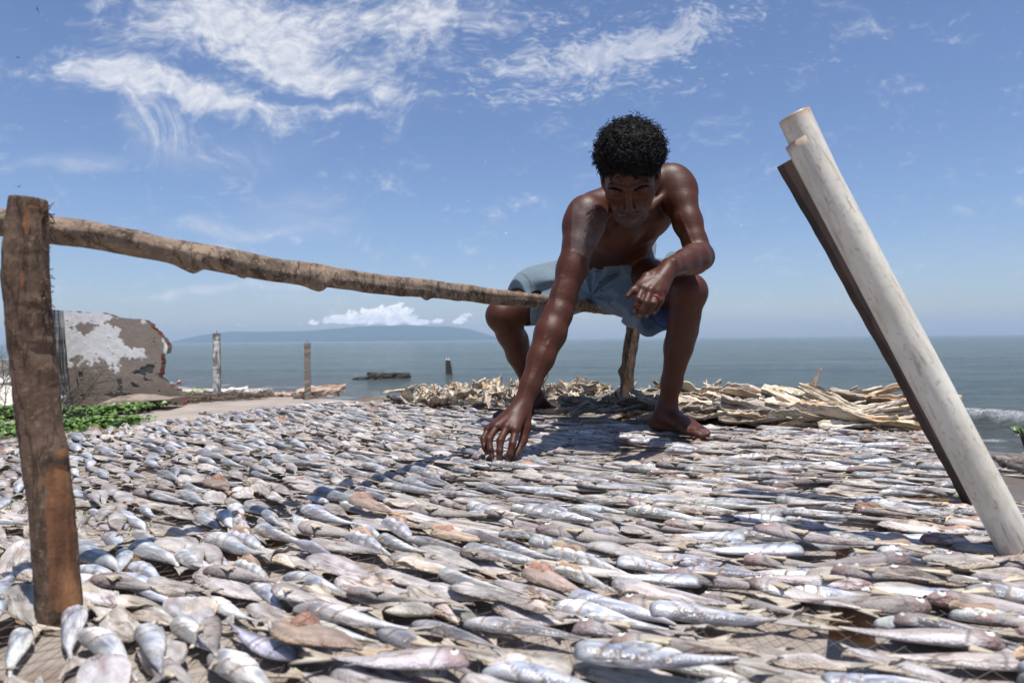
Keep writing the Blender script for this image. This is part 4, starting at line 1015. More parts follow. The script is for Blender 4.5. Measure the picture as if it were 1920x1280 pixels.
def mixc(a, c_, f): f = np.clip(f, 0, 1)[..., None]; return a * (1 - f) + c_ * f
def fish_body(seed, kind, L, Wd, H, N=88, M=20):
    r = np.random.RandomState(seed)
    x = np.linspace(0, 1, N); x = x ** .93
    if kind == 'scored':
        prof = np.interp(x, [0, .012, .04, .10, .22, .4, .6, .78, .90, 1], [.30, .62, .82, .96, 1.0, .90, .66, .38, .20, .13])
        hp = np.interp(x, [0, .012, .04, .10, .22, .4, .6, .78, .90, 1], [.35, .65, .85, .98, 1.0, .9, .72, .46, .28, .12])
        if seed % 2: prof = np.interp(x, [0, .012, .05, .12, .24, .4, .6, .78, .88, 1], [.14, .30, .52, .80, 1.0, .93, .68, .38, .17, .15]); hp = np.interp(x, [0, .02, .06, .14, .25, .4, .6, .78, .9, 1], [.3, .5, .72, .92, 1.0, .9, .7, .44, .26, .12])
    elif kind == 'flat':
        prof = np.interp(x, [0, .02, .08, .2, .36, .55, .75, .9, .97, 1], [.10, .30, .58, .88, 1.0, .88, .58, .26, .14, .10])
        hp = np.interp(x, [0, .05, .15, .3, .5, .8, 1], [.3, .75, 1.0, .9, .75, .5, .25])
    else:
        prof = np.interp(x, [0, .015, .05, .12, .22, .34, .5, .7, .86, 1], [.14, .34, .56, .82, .97, 1.0, .80, .44, .20, .13])
        hp = np.interp(x, [0, .015, .05, .12, .22, .34, .5, .7, .86, 1], [.25, .5, .75, .98, 1.0, .92, .74, .48, .28, .1])
    ker = np.array([1, 2, 1]) / 4
    prof[1:-1] = np.convolve(prof, ker, 'valid'); hp[1:-1] = np.convolve(hp, ker, 'valid')
    bend = r.uniform(-.09, .09) * L; bend2 = r.uniform(-.03, .03) * L; lift = r.uniform(0, .035) * L
    cy = bend * (x - .4) ** 2 * 2 + bend2 * np.sin(x * 6.3)
    ph = np.arange(M) * 2 * math.pi / M
    tw = r.uniform(-.8, .8) if kind == 'scored' else r.uniform(-.2, .2)
    Xg = np.repeat(x[:, None], M, 1); PH = np.repeat(ph[None], N, 0)
    cs, sn = np.cos(PH), np.sin(PH)
    wv = Wd / 2 * prof[:, None]; hv = H / 2 * hp[:, None]
    rad = np.ones_like(Xg)
    col_g = np.zeros((N, M, 3))
    p3 = np.stack([Xg * 3, cs * 1.3, sn * 1.3], -1).reshape(-1, 3)
    nz = vnoise(p3, 1.6, seed, 4).reshape(N, M); nz2 = vnoise(p3 * np.array([.6, 3, 3]), 1.5, seed + 5, 3).reshape(N, M)
    rad += nz * .09
    if kind == 'scored':
        k = r.randint(2, 6); xs = np.linspace(.20, .20 + .135 * (k - 1), k) + r.uniform(-.03, .03, k)
        slant = r.choice([-1, 1]) * r.uniform(.02, .15); groove = np.zeros_like(Xg)
        for q in xs: 
            wd_ = r.uniform(.009, .016); groove += np.exp(-((Xg - q - slant * cs + .02 * nz) / wd_) ** 2) * np.clip(sn * 1.6 + .35, 0, 1)
        groove = np.clip(groove, 0, 1)
        puff = np.ones_like(Xg)
        for a_, b_ in zip(xs[:-1], xs[1:]): puff += .035 * np.exp(-((Xg - (a_ + b_) / 2 - slant * cs) / .035) ** 2)
        rad *= puff * (1 - .13 * groove)
        silver = np.array([.84, .85, .84]); blue = np.array([.34, .40, .50]); dark = np.array([.10, .105, .12]); teal = np.array([.42, .46, .46])
        cdir = np.cos(PH - (1.2 + tw * Xg * 2)); col_g = mixc(np.broadcast_to(silver, (N, M, 3)), blue, (cdir * .9 + nz * 1.1 - .35) * 1.2)
        col_g = mixc(col_g, dark, np.clip((np.cos(PH - 2.6 - tw * Xg) - .62 + nz * .3) * 2.5, 0, .85))
        col_g = mixc(col_g, teal * .8, np.clip((.16 - Xg) * 9 + nz * .5, 0, .8)); col_g = mixc(col_g, dark, np.clip((.035 - Xg) * 40, 0, .7))
        col_g = mixc(col_g, np.array([.42, .40, .38]), np.clip((Xg - .72) * 2.5, 0, .8))
        col_g = mixc(col_g, np.array([.24, .16, .10]) * r.uniform(.5, 1.1), groove * .97)
        if r.rand() < .25: col_g = col_g * np.array([.74, .72, .78])
    elif kind == 'flat':
        crease = np.exp(-((cs - .15 * np.sin(Xg * 5 + seed) - r.uniform(-.2, .2)) / .08) ** 2) * (sn > 0) * np.clip(np.sin(Xg * 3.14) * 2, 0, 1)
        ridges = np.sin(cs * r.uniform(7, 11) + nz * 2.5) * (sn > 0)
        rad *= 1 - .22 * crease + .05 * ridges
        base = np.array([.365, .346, .335]) * r.uniform(.82, 1.15); pale = np.array([.62, .61, .60]); br_ = np.array([.30, .22, .18])
        col_g = mixc(np.broadcast_to(base, (N, M, 3)), pale, nz * 1.2 + .35 + nz2 * .4); col_g = mixc(col_g, br_, crease * .75)
        col_g = mixc(col_g, br_, np.clip((nz2 - .28) * 3, 0, .6)); col_g = mixc(col_g, np.array([.60, .48, .30]), np.clip((np.abs(cs) - .9) * 8 + nz, 0, 1) * .55)
        col_g = mixc(col_g, br_ * .8, np.clip((.06 - Xg) * 14, 0, .7))
    else:
        gill = np.exp(-((Xg - .215 - .03 * cs ** 2) / .010) ** 2) * np.clip(sn * 2 + .3, 0, 1)
        lat = np.exp(-((cs + .1) / .07) ** 2) * (Xg > .24) * (sn > 0)
        rad *= 1 - .12 * gill + .04 * lat; mouth = np.exp(-((Xg - .03) / .012) ** 2) * np.exp(-((sn - .1) / .5) ** 2); rad *= 1 - .15 * mouth
        base = np.array([.40, .372, .355]) * r.uniform(.85, 1.15); back = np.array([.20, .18, .175]); belly = np.array([.58, .55, .54])
        sgn = r.choice([-1, 1])
        col_g = mixc(np.broadcast_to(base, (N, M, 3)), back, np.clip((cs * sgn - .1 + nz * .5) * 1.1, 0, 1)); col_g = mixc(col_g, belly, np.clip((-cs * sgn - .2 + nz * .6) * 1.2, 0, 1))
        col_g = mixc(col_g, np.array([.27, .185, .175]), np.clip((.2 - Xg) * 9 + nz * .6, 0, .8)); col_g = mixc(col_g, back * .7, gill * .8)
        col_g = mixc(col_g, np.array([.50, .46, .40]), np.clip((Xg - .75) * 3, 0, .7))
    rad[0] = .02; rad[-1] = .02
    yy = cy[:, None] + wv * cs * rad; base_z = hv * (sn * rad)
    zz = H / 2 * .62 + np.where(sn < 0, base_z * .6, base_z) + (lift * np.abs(x - .45) ** 2 * 4)[:, None]
    zz = zz - (H * .30 * (1 - hp))[:, None]
    if kind == 'flat': zz += (yy / (Wd / 2)) ** 2 * .003 * r.uniform(-1, 1.5)
    V = np.stack([(Xg - .45) * L, yy, zz], -1).reshape(-1, 3)
    idx = np.arange(N * M).reshape(N, M)
    F = np.stack([idx[:-1, :], np.roll(idx, -1, 1)[:-1, :], np.roll(idx, -1, 1)[1:, :], idx[1:, :]], -1).reshape(-1, 4)
    F = [tuple(q) for q in F[:, ::-1]]
    end = dict(tail=((1 - .45) * L, cy[-1], zz[-1].mean()), cy=cy, r=r, zz=zz, x=x)
    return V, F, col_g.reshape(-1, 3), end
def fin_sheet(p0, spread, ln, dirv, seed, fork=.5, col0=(.50, .45, .37), th=.0007, curl=.0):
    """forked or fan fin of real thickness"""
    r = np.random.RandomState(seed); n, m = 9, 11
    dirv = np.array(dirv, float); dirv /= np.linalg.norm(dirv); sd_ = np.cross([0, 0, 1], dirv); sd_ /= np.linalg.norm(sd_) + 1e-9
    V = []; Cc = []
    for i_ in range(n):
        f = i_ / (n - 1)
        for j in range(m):
            g_ = j / (m - 1) * 2 - 1
            ln_ = ln * (1 - fork * (1 - abs(g_)) ** .8) * (1 + .06 * r.uniform(-1, 1) * (f > .8))
            q = np.array(p0) + dirv * ln_ * f + sd_ * g_ * (spread * (.16 + .84 * f ** 1.2)) + np.array([0, 0, .0012 * math.sin(g_ * 17) * f + curl * f * f * ln * (1 if g_ > 0 else .4)])
            V.append(q); Cc.append(np.array(col0) * (.72 + .35 * (math.sin(g_ * 22) > 0) + r.uniform(-.08, .08)))
    V = np.array(V); k = len(V); V2 = V - np.array([0, 0, th * 2]); F = []
    for i_ in range(n - 1):
        for j in range(m - 1):
            a = i_ * m + j; F.append((a, a + m, a + m + 1, a + 1)); F.append((k + a, k + a + 1, k + a + m + 1, k + a + m))
    for i_ in range(n - 1):
        a = i_ * m; F.append((a, k + a, k + a + m, a + m)); a += m - 1; F.append((a, a + m, k + a + m, k + a))
    for j in range(m - 1):
        a = (n - 1) * m + j; F.append((a, k + a, k + a + 1, a + 1))
    return np.vstack([V, V2]), F, np.array(Cc + Cc)
def flap_sheet(seed, L, Wd, H, colr, off):
    """leaf-like fold of skin lying over the body, edge curled up"""
    r = np.random.RandomState(seed); n, m = 26, 11; V = []; Cc = []
    edgec = np.array([.66, .55, .38])
    for i_ in range(n):
        f = i_ / (n - 1); w = Wd * .5 * math.sin(math.pi * min(1, f * .96 + .03)) ** .7
        for j in range(m):
            g_ = j / (m - 1) * 2 - 1
            z = H * .72 * (1 - .55 * g_ * g_) * (.35 + .65 * math.sin(math.pi * f)) + .0025 * math.sin(f * 9 + seed) + (abs(g_) ** 4) * H * .30 * math.sin(f * 5 + seed)
            V.append(((f - .5) * L, off + g_ * w, z + .001)); e = abs(g_) ** 5
            Cc.append(np.array(colr) * (1 - e * .8) * (.9 + .12 * math.sin(g_ * 6 + f * 3)) + edgec * e * .8)
    V = np.array(V); V[:, 2] += vnoise(V, 60, seed) * .0016; k = len(V); V2 = V - np.array([0, 0, .0022]); F = []
    for i_ in range(n - 1):
        for j in range(m - 1):
            a = i_ * m + j; F.append((a, a + m, a + m + 1, a + 1)); F.append((k + a, k + a + 1, k + a + m + 1, k + a + m))
        a = i_ * m; F.append((a, k + a, k + a + m, a + m)); a += m - 1; F.append((a, a + m, k + a + m, k + a))
    return np.vstack([V, V2]), F, np.array(Cc + Cc)
def eye_geo(c_, r_):
    ring = []; V = []; F = []; n, m = 6, 14
    for i_ in range(n + 1):
        a = i_ / n * math.pi / 2
        for j in range(m): V.append((c_[0] + r_ * math.cos(a) * math.cos(j * 6.2832 / m), c_[1] + r_ * math.cos(a) * math.sin(j * 6.2832 / m), c_[2] + r_ * .7 * math.sin(a)))
    for i_ in range(n):
        for j in range(m): F.append((i_ * m + j, i_ * m + (j + 1) % m, (i_ + 1) * m + (j + 1) % m, (i_ + 1) * m + j))
    return V, F

NAMES = dict(scored='scored_silver_fish', flat='flat_dried_fish', whole='whole_dried_fish', stock='folded_brown_fish')
protos = {}
def make_proto(kind, seed, lod=0):
    r = np.random.RandomState(seed * 31 + 5)
    L, Wd, H = dict(scored=(r.uniform(.100, .130), r.uniform(.0215, .028), r.uniform(.0145, .0185)), flat=(r.uniform(.105, .145), r.uniform(.027, .037), r.uniform(.0105, .0145)),
                    whole=(r.uniform(.115, .150), r.uniform(.025, .032), r.uniform(.0145, .0185)), stock=(.10, .034, .019))[kind]
    parts = []
    V, F, Cc, e = fish_body(seed, 'flat' if kind == 'stock' else kind, L, Wd, H, *((88, 20), (34, 10))[lod])
    if kind == 'stock': Cc = Cc * np.array([.85, .70, .6])
    parts.append(('body', V, F, Cc, silver_m if kind == 'scored' else matte_m))
    tx = e['tail']; tc_ = dict(scored=(.42, .40, .37), flat=(.52, .46, .38), whole=(.50, .45, .37), stock=(.5, .38, .25))[kind]
    v_, f_, c_ = fin_sheet((tx[0] - .006, tx[1], tx[2] * .7), r.uniform(.012, .019), r.uniform(.026, .038), (1, r.uniform(-.25, .25), 0), seed, r.uniform(.35, .65), tc_, curl=r.uniform(-.05, .25))
    parts.append(('tail_fin', v_, f_, c_, fin_m))
    if kind == 'whole':
        sgn = r.choice([-1, 1]); i_ = np.searchsorted(e['x'], .105)
        v_, f_ = eye_geo(((.105 - .45) * L, e['cy'][i_] + sgn * .002, e['zz'][i_].max() - .002), .0042); parts.append(('eye', v_, f_, None, eye_m))
        v2, f2 = eye_geo(((.105 - .45) * L, e['cy'][i_] + sgn * .002, e['zz'][i_].max() + .0004), .0019); parts.append(('pupil', v2, f2, None, pupil_m))
        v_, f_, c_ = fin_sheet(((.24 - .45) * L, e['cy'][np.searchsorted(e['x'], .24)] - sgn * .004, H * .80),   .0055, .024, (1, -sgn * .28, .06), seed + 1, .1, (.60, .54, .42)); parts.append(('side_fin', v_, f_, c_, fin_m))
    if kind == 'flat' and seed % 2 == 0:
        v_, f_, c_ = flap_sheet(seed, L * r.uniform(.55, .75), Wd * r.uniform(.55, .8), H * 1.15, (.56, .51, .475), r.uniform(-.012, .012)); parts.append(('belly_flap', v_, f_, c_, matte_m))
    if kind == 'stock' or (kind == 'scored' and seed % 9 == 1):
        v_, f_, c_ = flap_sheet(seed, L * .42, Wd * 1.05, H * 1.3, (.36, .20, .15) if kind == 'stock' else (.42, .30, .22), .008); v_[:, 0] -= L * .22; parts.append(('head_flap', v_, f_, c_, flesh_m))
    return dict(L=L, W=Wd, parts=[(n_, mesh(n_, v_, f_, m_, c_)) for n_, v_, f_, c_, m_ in parts], raw=parts)
NP = dict(scored=9, flat=10, whole=6, stock=2)
for kd, n_ in NP.items(): protos[kd] = [make_proto(kd, s + 1) for s in range(n_)]
lows = {kd: [make_proto(kd, s + 1, 1)['raw'] for s in range(n_)] for kd, n_ in NP.items()}

# ---- where the fish lie: random packing with stretched spacing
r = np.random.RandomState(11)
RA, RB = .108, .0285
acc = []
def ang_at(x): return np.interp(x, [-1.2, -.35, .0, .3, .8], [-46, -42, -30, -14, -12])
foot_spots = [(.76, .95, .075), (.80, 1.02, .06), (P(1280, 815, 2.05).x, P(1280, 815, 2.05).y, .10), (P(1010, 770, 2.6).x, 2.58, .09), (-.515, .775, .052), (st(.2, .9)[0], st(.2, .9)[1], .0)]
def gapn(x, y): return float(vnoise(np.array([[x * 1.6 + 3, y * 1.6, 0.0]]), 3.2, 5, 2)[0])
grid = {}
def ok(x, y, a):
    ca, sa = math.cos(a), math.sin(a); gx_, gy_ = int(x // .15), int(y // .15)
    for i_ in (-1, 0, 1):
        for j in (-1, 0, 1):
            for (x2, y2, a2) in grid.get((gx_ + i_, gy_ + j), ()):
                dx_, dy_ = x - x2, y - y2; p_ = (dx_ * ca + dy_ * sa) / RA; q_ = (-dx_ * sa + dy_ * ca) / RB
                if p_ * p_ + q_ * q_ < 1: return False
    return True
NC = 150000
cs_, ct_ = r.uniform(S0 + .03, S1, NC), r.uniform(.25, 2.62, NC); cxy = ND[None] * cs_[:, None] + UD[None] * ct_[:, None]; cang = r.normal(0, 9, NC)
cgap = vnoise(np.stack([cxy[:, 0] * 1.6 + 3, cxy[:, 1] * 1.6, cxy[:, 0] * 0], 1), 3.2, 5, 2)
for it in range(NC):
    s_, t_ = cs_[it], ct_[it]; x_, y_ = cxy[it]
    if y_ < .42 or abs(x_) > y_ * .80 + .12: continue
    if t_ > 2.40 + .10 * math.sin(s_ * 3) + (.16 if s_ < -1.4 else 0): continue
    if s_ < -.9 and t_ > 2.62: continue
    if any((x_ - a) ** 2 + (y_ - c_) ** 2 < q * q for a, c_, q in foot_spots): continue
    if cgap[it] > (.50 if x_ < -.05 else .38 if y_ < 1.5 else .46): continue
    a = R(float(ang_at(x_)) + cang[it])
    if ok(x_, y_, a):
        grid.setdefault((int(x_ // .15), int(y_ // .15)), []).append((x_, y_, a)); acc.append((x_, y_, a))
# far left edge, beyond the heap's end
acc = [a for a in acc if not (a[0] > -.42 and (np.array(a[:2]) @ UD) > 2.5)]
acc.sort(key=lambda q: q[1])
print('fish', len(acc))
LBL = dict(
    scored='silver blue fish with diagonal knife cuts, drying among the rows on the netted table',
    flat='flat grey pink dried fish without visible eye, lying among the rows on the netted table',
    whole='whole grey brown fish with pale ringed eye, drying among the rows on the netted table',
    stock='brown fish with reddish flesh fold at the head, drying among the rows on the table')
GRP = dict(scored='silver cut fish laid in rows', flat='flat grey fish laid in rows', whole='whole fish with eyes laid in rows', stock='brown folded fish laid in rows')
made = 0; rest = []
def place(kind, idx, x_, y_, z_, a, sc_, detailed, label=None, tilt=(0, 0), name=None):
    pr_ = protos[kind][idx % NP[kind]]
    nm = name or NAMES[kind]
    if detailed:
        root = bpy.data.objects.new(nm, None); root.empty_display_size = .03
    else:
        if 'one' not in pr_:
            V, F, Cc = join([(v_, f_, c_ if c_ is not None else (.7, .68, .62)) for _, v_, f_, c_, _ in pr_['raw']])
            pr_['one'] = mesh(nm, V, F, silver_m if kind == 'scored' else matte_m, Cc)
        root = bpy.data.objects.new(nm, pr_['one'])
    COL.objects.link(root); root.location = (x_, y_, z_); root.rotation_euler = (tilt[0], tilt[1], a); root.scale = (sc_, sc_ * random.uniform(.9, 1.12), sc_ * random.uniform(.9, 1.1))
    tag(root, label or LBL[kind], 'fish', GRP[kind])
    if detailed:
        for n_, me in pr_['parts']:
            if n_ == 'pupil': continue
            o_ = bpy.data.objects.new(n_, me); COL.objects.link(o_); o_.parent = root
            if n_ == 'eye':
                pm = [q for q in pr_['parts'] if q[0] == 'pupil'][0]; o2 = bpy.data.objects.new('pupil', pm[1]); COL.objects.link(o2); o2.parent = o_
    return root
KEEP = 300
ORD = ['first', 'second', 'third', 'fourth', 'fifth', 'sixth', 'seventh', 'eighth', 'ninth', 'tenth', 'eleventh', 'twelfth', 'thirteenth', 'fourteenth', 'fifteenth', 'sixteenth', 'seventeenth', 'eighteenth', 'nineteenth', 'twentieth']
ORD += ['twenty-' + q for q in ORD[:9]] + ['thirtieth'] + ['thirty-' + q for q in ORD[:9]] + ['fortieth']
near_ = sorted(range(min(KEEP, len(acc))), key=lambda k_: acc[k_][1]); bands = []; per = [10, 13, 16, 19, 22, 25, 28, 31, 34, 37, 40, 40]
i0_ = 0
for pc_ in per:
    if i0_ < len(near_): bands.append(sorted(near_[i0_:i0_ + pc_], key=lambda k_: acc[k_][0] / acc[k_][1])); i0_ += pc_
where = {}
for bi_, bd_ in enumerate(bands):
    for j_, k_ in enumerate(bd_): where[k_] = '%s from left in %s band from the bottom' % (ORD[j_], ORD[bi_])
SHORT = dict(scored='silver blue fish with diagonal cuts', flat='flat grey pink fish', whole='grey brown fish with ringed eye', stock='brown fish with reddish flesh fold')
for k, (x_, y_, a) in enumerate(acc):
    q = r.rand()
    right = x_ > .1 * y_
    pk = (.46, .80, .985) if not right else (.50, .72, .985)
    kind = 'scored' if q < pk[0] else 'flat' if q < pk[1] else 'whole' if q < pk[2] else 'stock'
    if kind == 'whole' and not right and r.rand() < .6: kind = 'flat'
    idx = r.randint(0, 50); flip = math.pi if r.rand() < (.10 if x_ < .2 else .16) else 0.0
    z_ = TOP - .009 + r.uniform(0, .006); sc_ = r.uniform(.82, 1.22) * (1.05 if y_ < 1.2 else 1.0)
    if r.rand() < .10: sc_ *= 1.18
    if k < KEEP: place(kind, idx, x_, y_, z_, a + flip, sc_, k < 190, SHORT[kind] + ', ' + where[k], tilt=(r.uniform(-.14, .14), r.uniform(-.05, .05)))
    else: rest.append((kind, idx, x_, y_, z_, a + flip, sc_, r.uniform(-.14, .14)))
# second layer: a few fish lying across others
groups = {'scored': [], 'matte': []}
for k in range(200):
    x_, y_, a = acc[r.randint(60, len(acc))]
    kind = ['scored', 'flat', 'flat', 'whole'][r.randint(0, 4)]
    rest.append((kind, r.randint(0, 50), x_ + r.uniform(-.05, .05), y_ + r.uniform(-.03, .03), TOP + .004, a + r.normal(0, .22), r.uniform(.75, 1.05), r.uniform(-.25, .25)))
lowj = {}
for (kind, idx, x_, y_, z_, a, sc_, tl) in rest:
    if kind not in lowj: lowj[kind] = [(lambda q: (q[0], np.array([f for f in q[1] if len(f) == 4]), q[2]))(join([(v_, f_, c_ if c_ is not None else (.7, .68, .62)) for _, v_, f_, c_, _ in raw_])) for raw_ in lows[kind]]
    V, F, Cc = lowj[kind][idx % NP[kind]]
    M3 = np.array(Matrix.Rotation(a, 3, 'Z') @ Matrix.Rotation(tl, 3, 'X')) * sc_
    groups['scored' if kind == 'scored' else 'matte'].append((V @ M3.T + np.array([x_, y_, z_]), F, Cc * r.uniform(.82, 1.12)))
for g_, m_, lab in (('scored', silver_m, 'mass of small silver cut fish covering the rest of the drying table'), ('matte', matte_m, 'mass of small grey dried fish covering the rest of the drying table')):
    nv_ = np.cumsum([0] + [len(q[0]) for q in groups[g_]]); V = np.vstack([q[0] for q in groups[g_]]); Cc = np.vstack([q[2] for q in groups[g_]]); F = np.vstack([q[1] + nv_[j_] for j_, q in enumerate(groups[g_])]); o = obj('spread_fish', mesh('spread_fish', V, F, m_, Cc)); tag(o, lab, 'fish', kind='stuff')

# ---- particular fish
def special(kind, idx, px, py, d_, angdeg, sc_, label, z_=.0, name=None, tilt=(0, 0)):
    q = P(px, py, d_); o = place(kind, idx, q.x, q.y, TOP + z_, R(angdeg), sc_, True, label, tilt, name); 
    if 'group' in o: del o['group']
    return o
special('scored', 3, 1215, 1215, .60, -6, 1.25, 'largest silver blue cut fish at the bottom centre right of the table', .012)
special('whole', 1, 760, 1205, .61, 172, 1.05, 'whole brown fish with round white eye at the bottom centre, head to the right', .010)
special('scored', 5, 968, 872, 1.56, -12, 1.15, 'silver cut fish that the man is touching with his fingertips', .006)
special('stock', 1, 585, 1165, .66, -25, 1.1, 'dark fish with red flesh fold at bottom left, right of the near post', .010)
special('stock', 0, 690, 925, 1.18, -40, 1.15, 'brown fish with a pink folded flap left of the man\'s reaching hand', .012)
special('whole', 3, 1530, 1000, .95, -28, 1.3, 'long pinkish whole fish left of the leaning white pipe', .014)

# ---- heaps of split dried fish behind
def split_piece(seed, L, Wd, curl, kindc):
    r = np.random.RandomState(seed); n, m = 46, 15
    V = []; Cc = []
    cream = np.array([.70, .63, .50]); amber = np.array([.46, .25, .085]); grey = np.array([.30, .27, .24]); white = np.array([.80, .75, .64])
    jag = r.uniform(.62, 1.12, n); jag = np.convolve(np.pad(jag, 1, 'edge'), [.2, .6, .2], 'valid'); jag2 = np.roll(jag, 17)
    bendz = r.uniform(-.06, .08); tw = r.uniform(-1.0, 1.0)
    for i_ in range(n):
        f = i_ / (n - 1); w = Wd * .5 * (np.interp(f, [0, .06, .2, .45, .75, .92, 1], [.35, .8, 1, .85, .5, .25, .45]))
        for j in range(m):
            g_ = j / (m - 1) * 2 - 1; e = abs(g_)
            ww = w * (jag[i_] if g_ > 0 else jag2[i_])
            y_ = g_ * ww; z = e ** 1.7 * ww * curl * (1 + .4 * math.sin(f * 7 + seed)) + .004 * math.sin(g_ * 9 + f * 11 + seed)
            a_ = tw * (f - .5); V.append(((f - .5) * L, y_ * math.cos(a_) - z * math.sin(a_), y_ * math.sin(a_) + z * math.cos(a_) + bendz * L * (f - .5) ** 2 * 4))
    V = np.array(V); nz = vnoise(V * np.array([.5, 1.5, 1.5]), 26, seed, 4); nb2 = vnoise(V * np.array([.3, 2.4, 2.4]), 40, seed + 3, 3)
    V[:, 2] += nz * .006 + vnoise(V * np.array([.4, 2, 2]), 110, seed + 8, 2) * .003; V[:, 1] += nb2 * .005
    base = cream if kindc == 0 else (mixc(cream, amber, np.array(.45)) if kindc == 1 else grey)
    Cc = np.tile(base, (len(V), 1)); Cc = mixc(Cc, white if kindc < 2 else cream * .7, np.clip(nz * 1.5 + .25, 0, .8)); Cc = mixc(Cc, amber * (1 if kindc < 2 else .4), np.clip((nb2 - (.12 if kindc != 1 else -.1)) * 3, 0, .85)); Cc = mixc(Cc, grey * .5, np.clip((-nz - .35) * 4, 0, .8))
    k = len(V); und = V - np.array([0, 0, .004]); F = []
    skin = Cc * .55 + np.array([.12, .11, .10])
    for i_ in range(n - 1):
        for j in range(m - 1):
            a = i_ * m + j; F.append((a, a + m, a + m + 1, a + 1)); F.append((k + a, k + a + 1, k + a + m + 1, k + a + m))
        a = i_ * m; F.append((a, k + a, k + a + m, a + m)); a += m - 1; F.append((a, a + m, k + a + m, k + a))
    for j in range(m - 1): F.append((j, j + 1, k + j + 1, k + j)); a = (n - 1) * m + j; F.append((a, k + a, k + a + 1, a + 1))
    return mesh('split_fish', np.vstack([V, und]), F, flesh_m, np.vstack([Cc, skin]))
longs = [split_piece(100 + k, .33 + .03 * (k % 4), .050 + .010 * (k % 3), .40 + .2 * (k % 3), [0, 0, 1, 0, 0, 2, 1, 0][k]) for k in range(8)]
shorts_ = [split_piece(200 + k, .085 + .012 * (k % 3), .052 + .008 * (k % 3), .7 + .2 * (k % 3), [0, 0, 0, 1, 0, 2, 0, 0, 1, 0][k]) for k in range(10)]
greys = [split_piece(300 + k, .17 + .03 * (k % 3), .05, .4, 2) for k in range(5)]
shadeof = {}
for lst_, ks_ in ((longs, [0, 0, 1, 0, 0, 2, 1, 0]), (shorts_, [0, 0, 0, 1, 0, 2, 0, 0, 1, 0]), (greys, [2] * 5)):
    for me_, kk_ in zip(lst_, ks_): shadeof[me_.name] = ('cream', 'amber', 'grey')[kk_]
ZN = [(-2.0, -.90, 'short'), (-.90, -.42, 'grey'), (-.52, .17, 'long')]
def heap(meshes, s0, s1, t0, t1, n_, hmax, name, label, group, ang, angs, seed, roll=.5, prof=None, kindw='short'):
    r = np.random.RandomState(seed)
    for k in range(n_):
        f = r.rand(); s_ = s0 + (s1 - s0) * f; g_ = r.rand(); t_ = t0 + (t1 - t0) * g_
        hh = hmax * (prof(f) if prof else 1) * math.sin(math.pi * min(1, max(0, .15 + g_ * .75))) * (.2 + .8 * (k / n_))
        w = st(s_, t_, .012 + hh)
        o = bpy.data.objects.new(name, meshes[r.randint(0, len(meshes))]); COL.objects.link(o)
        o.location = tuple(w); o.rotation_euler = (r.normal(0, roll), r.normal(0, .16 if roll < .6 else .4), R(ang + r.normal(0, angs))); q = r.uniform(.8, 1.2); o.scale = (q, q, q)
        part_ = ('left end', 'middle', 'right end')[min(2, int(f * 3) if s1 > s0 else 0)]; lev = 'front' if g_ < .33 else 'centre' if g_ < .66 else 'back'
        what = {'short': 'small split fish', 'long': 'long split fish', 'grey': 'dark split fish'}[kindw]; shade = shadeof.get(o.data.name, 'cream')
        tag(o, '%s %s on the %s, %s of the %s heap%s' % (shade, what, lev, part_, label, ', uppermost layer' if k > n_ * .75 else ', lower layers'), 'split fish', group)
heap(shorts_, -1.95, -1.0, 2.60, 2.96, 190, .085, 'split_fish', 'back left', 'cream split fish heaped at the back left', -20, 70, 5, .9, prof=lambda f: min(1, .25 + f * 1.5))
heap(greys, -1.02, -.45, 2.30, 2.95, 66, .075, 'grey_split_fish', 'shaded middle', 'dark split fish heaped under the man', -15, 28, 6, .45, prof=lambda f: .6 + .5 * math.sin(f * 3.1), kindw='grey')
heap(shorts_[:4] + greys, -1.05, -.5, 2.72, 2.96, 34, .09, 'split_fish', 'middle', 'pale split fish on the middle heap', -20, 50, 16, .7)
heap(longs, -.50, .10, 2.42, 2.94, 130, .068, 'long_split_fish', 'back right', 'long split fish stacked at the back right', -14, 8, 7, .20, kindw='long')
for k, (px, py, d_, rot, sc_, lab) in enumerate([(1525, 728, 2.55, (0.3, -1.15, .4), .42, 'pointed amber fish tail standing upright on the right heap'), (1345, 760, 2.5, (.4, -1.0, 1.2), .22, 'small pale fin sticking up from the left part of the right heap'),
                                                 (1210, 745, 2.75, (.5, -.6, .5), .5, 'torn amber fish head sticking up beside the far post'), (750, 732, 3.2, (.2, -.2, -.5), .6, 'pale stick like fish piece on top of the left heap')]):
    q = P(px, py, d_); o = bpy.data.objects.new('fish_scrap', longs[(2, 6, 2, 0)[k]]); COL.objects.link(o); o.location = tuple(q); o.rotation_euler = rot; o.scale = (sc_, sc_, sc_); tag(o, lab, 'fish scrap')
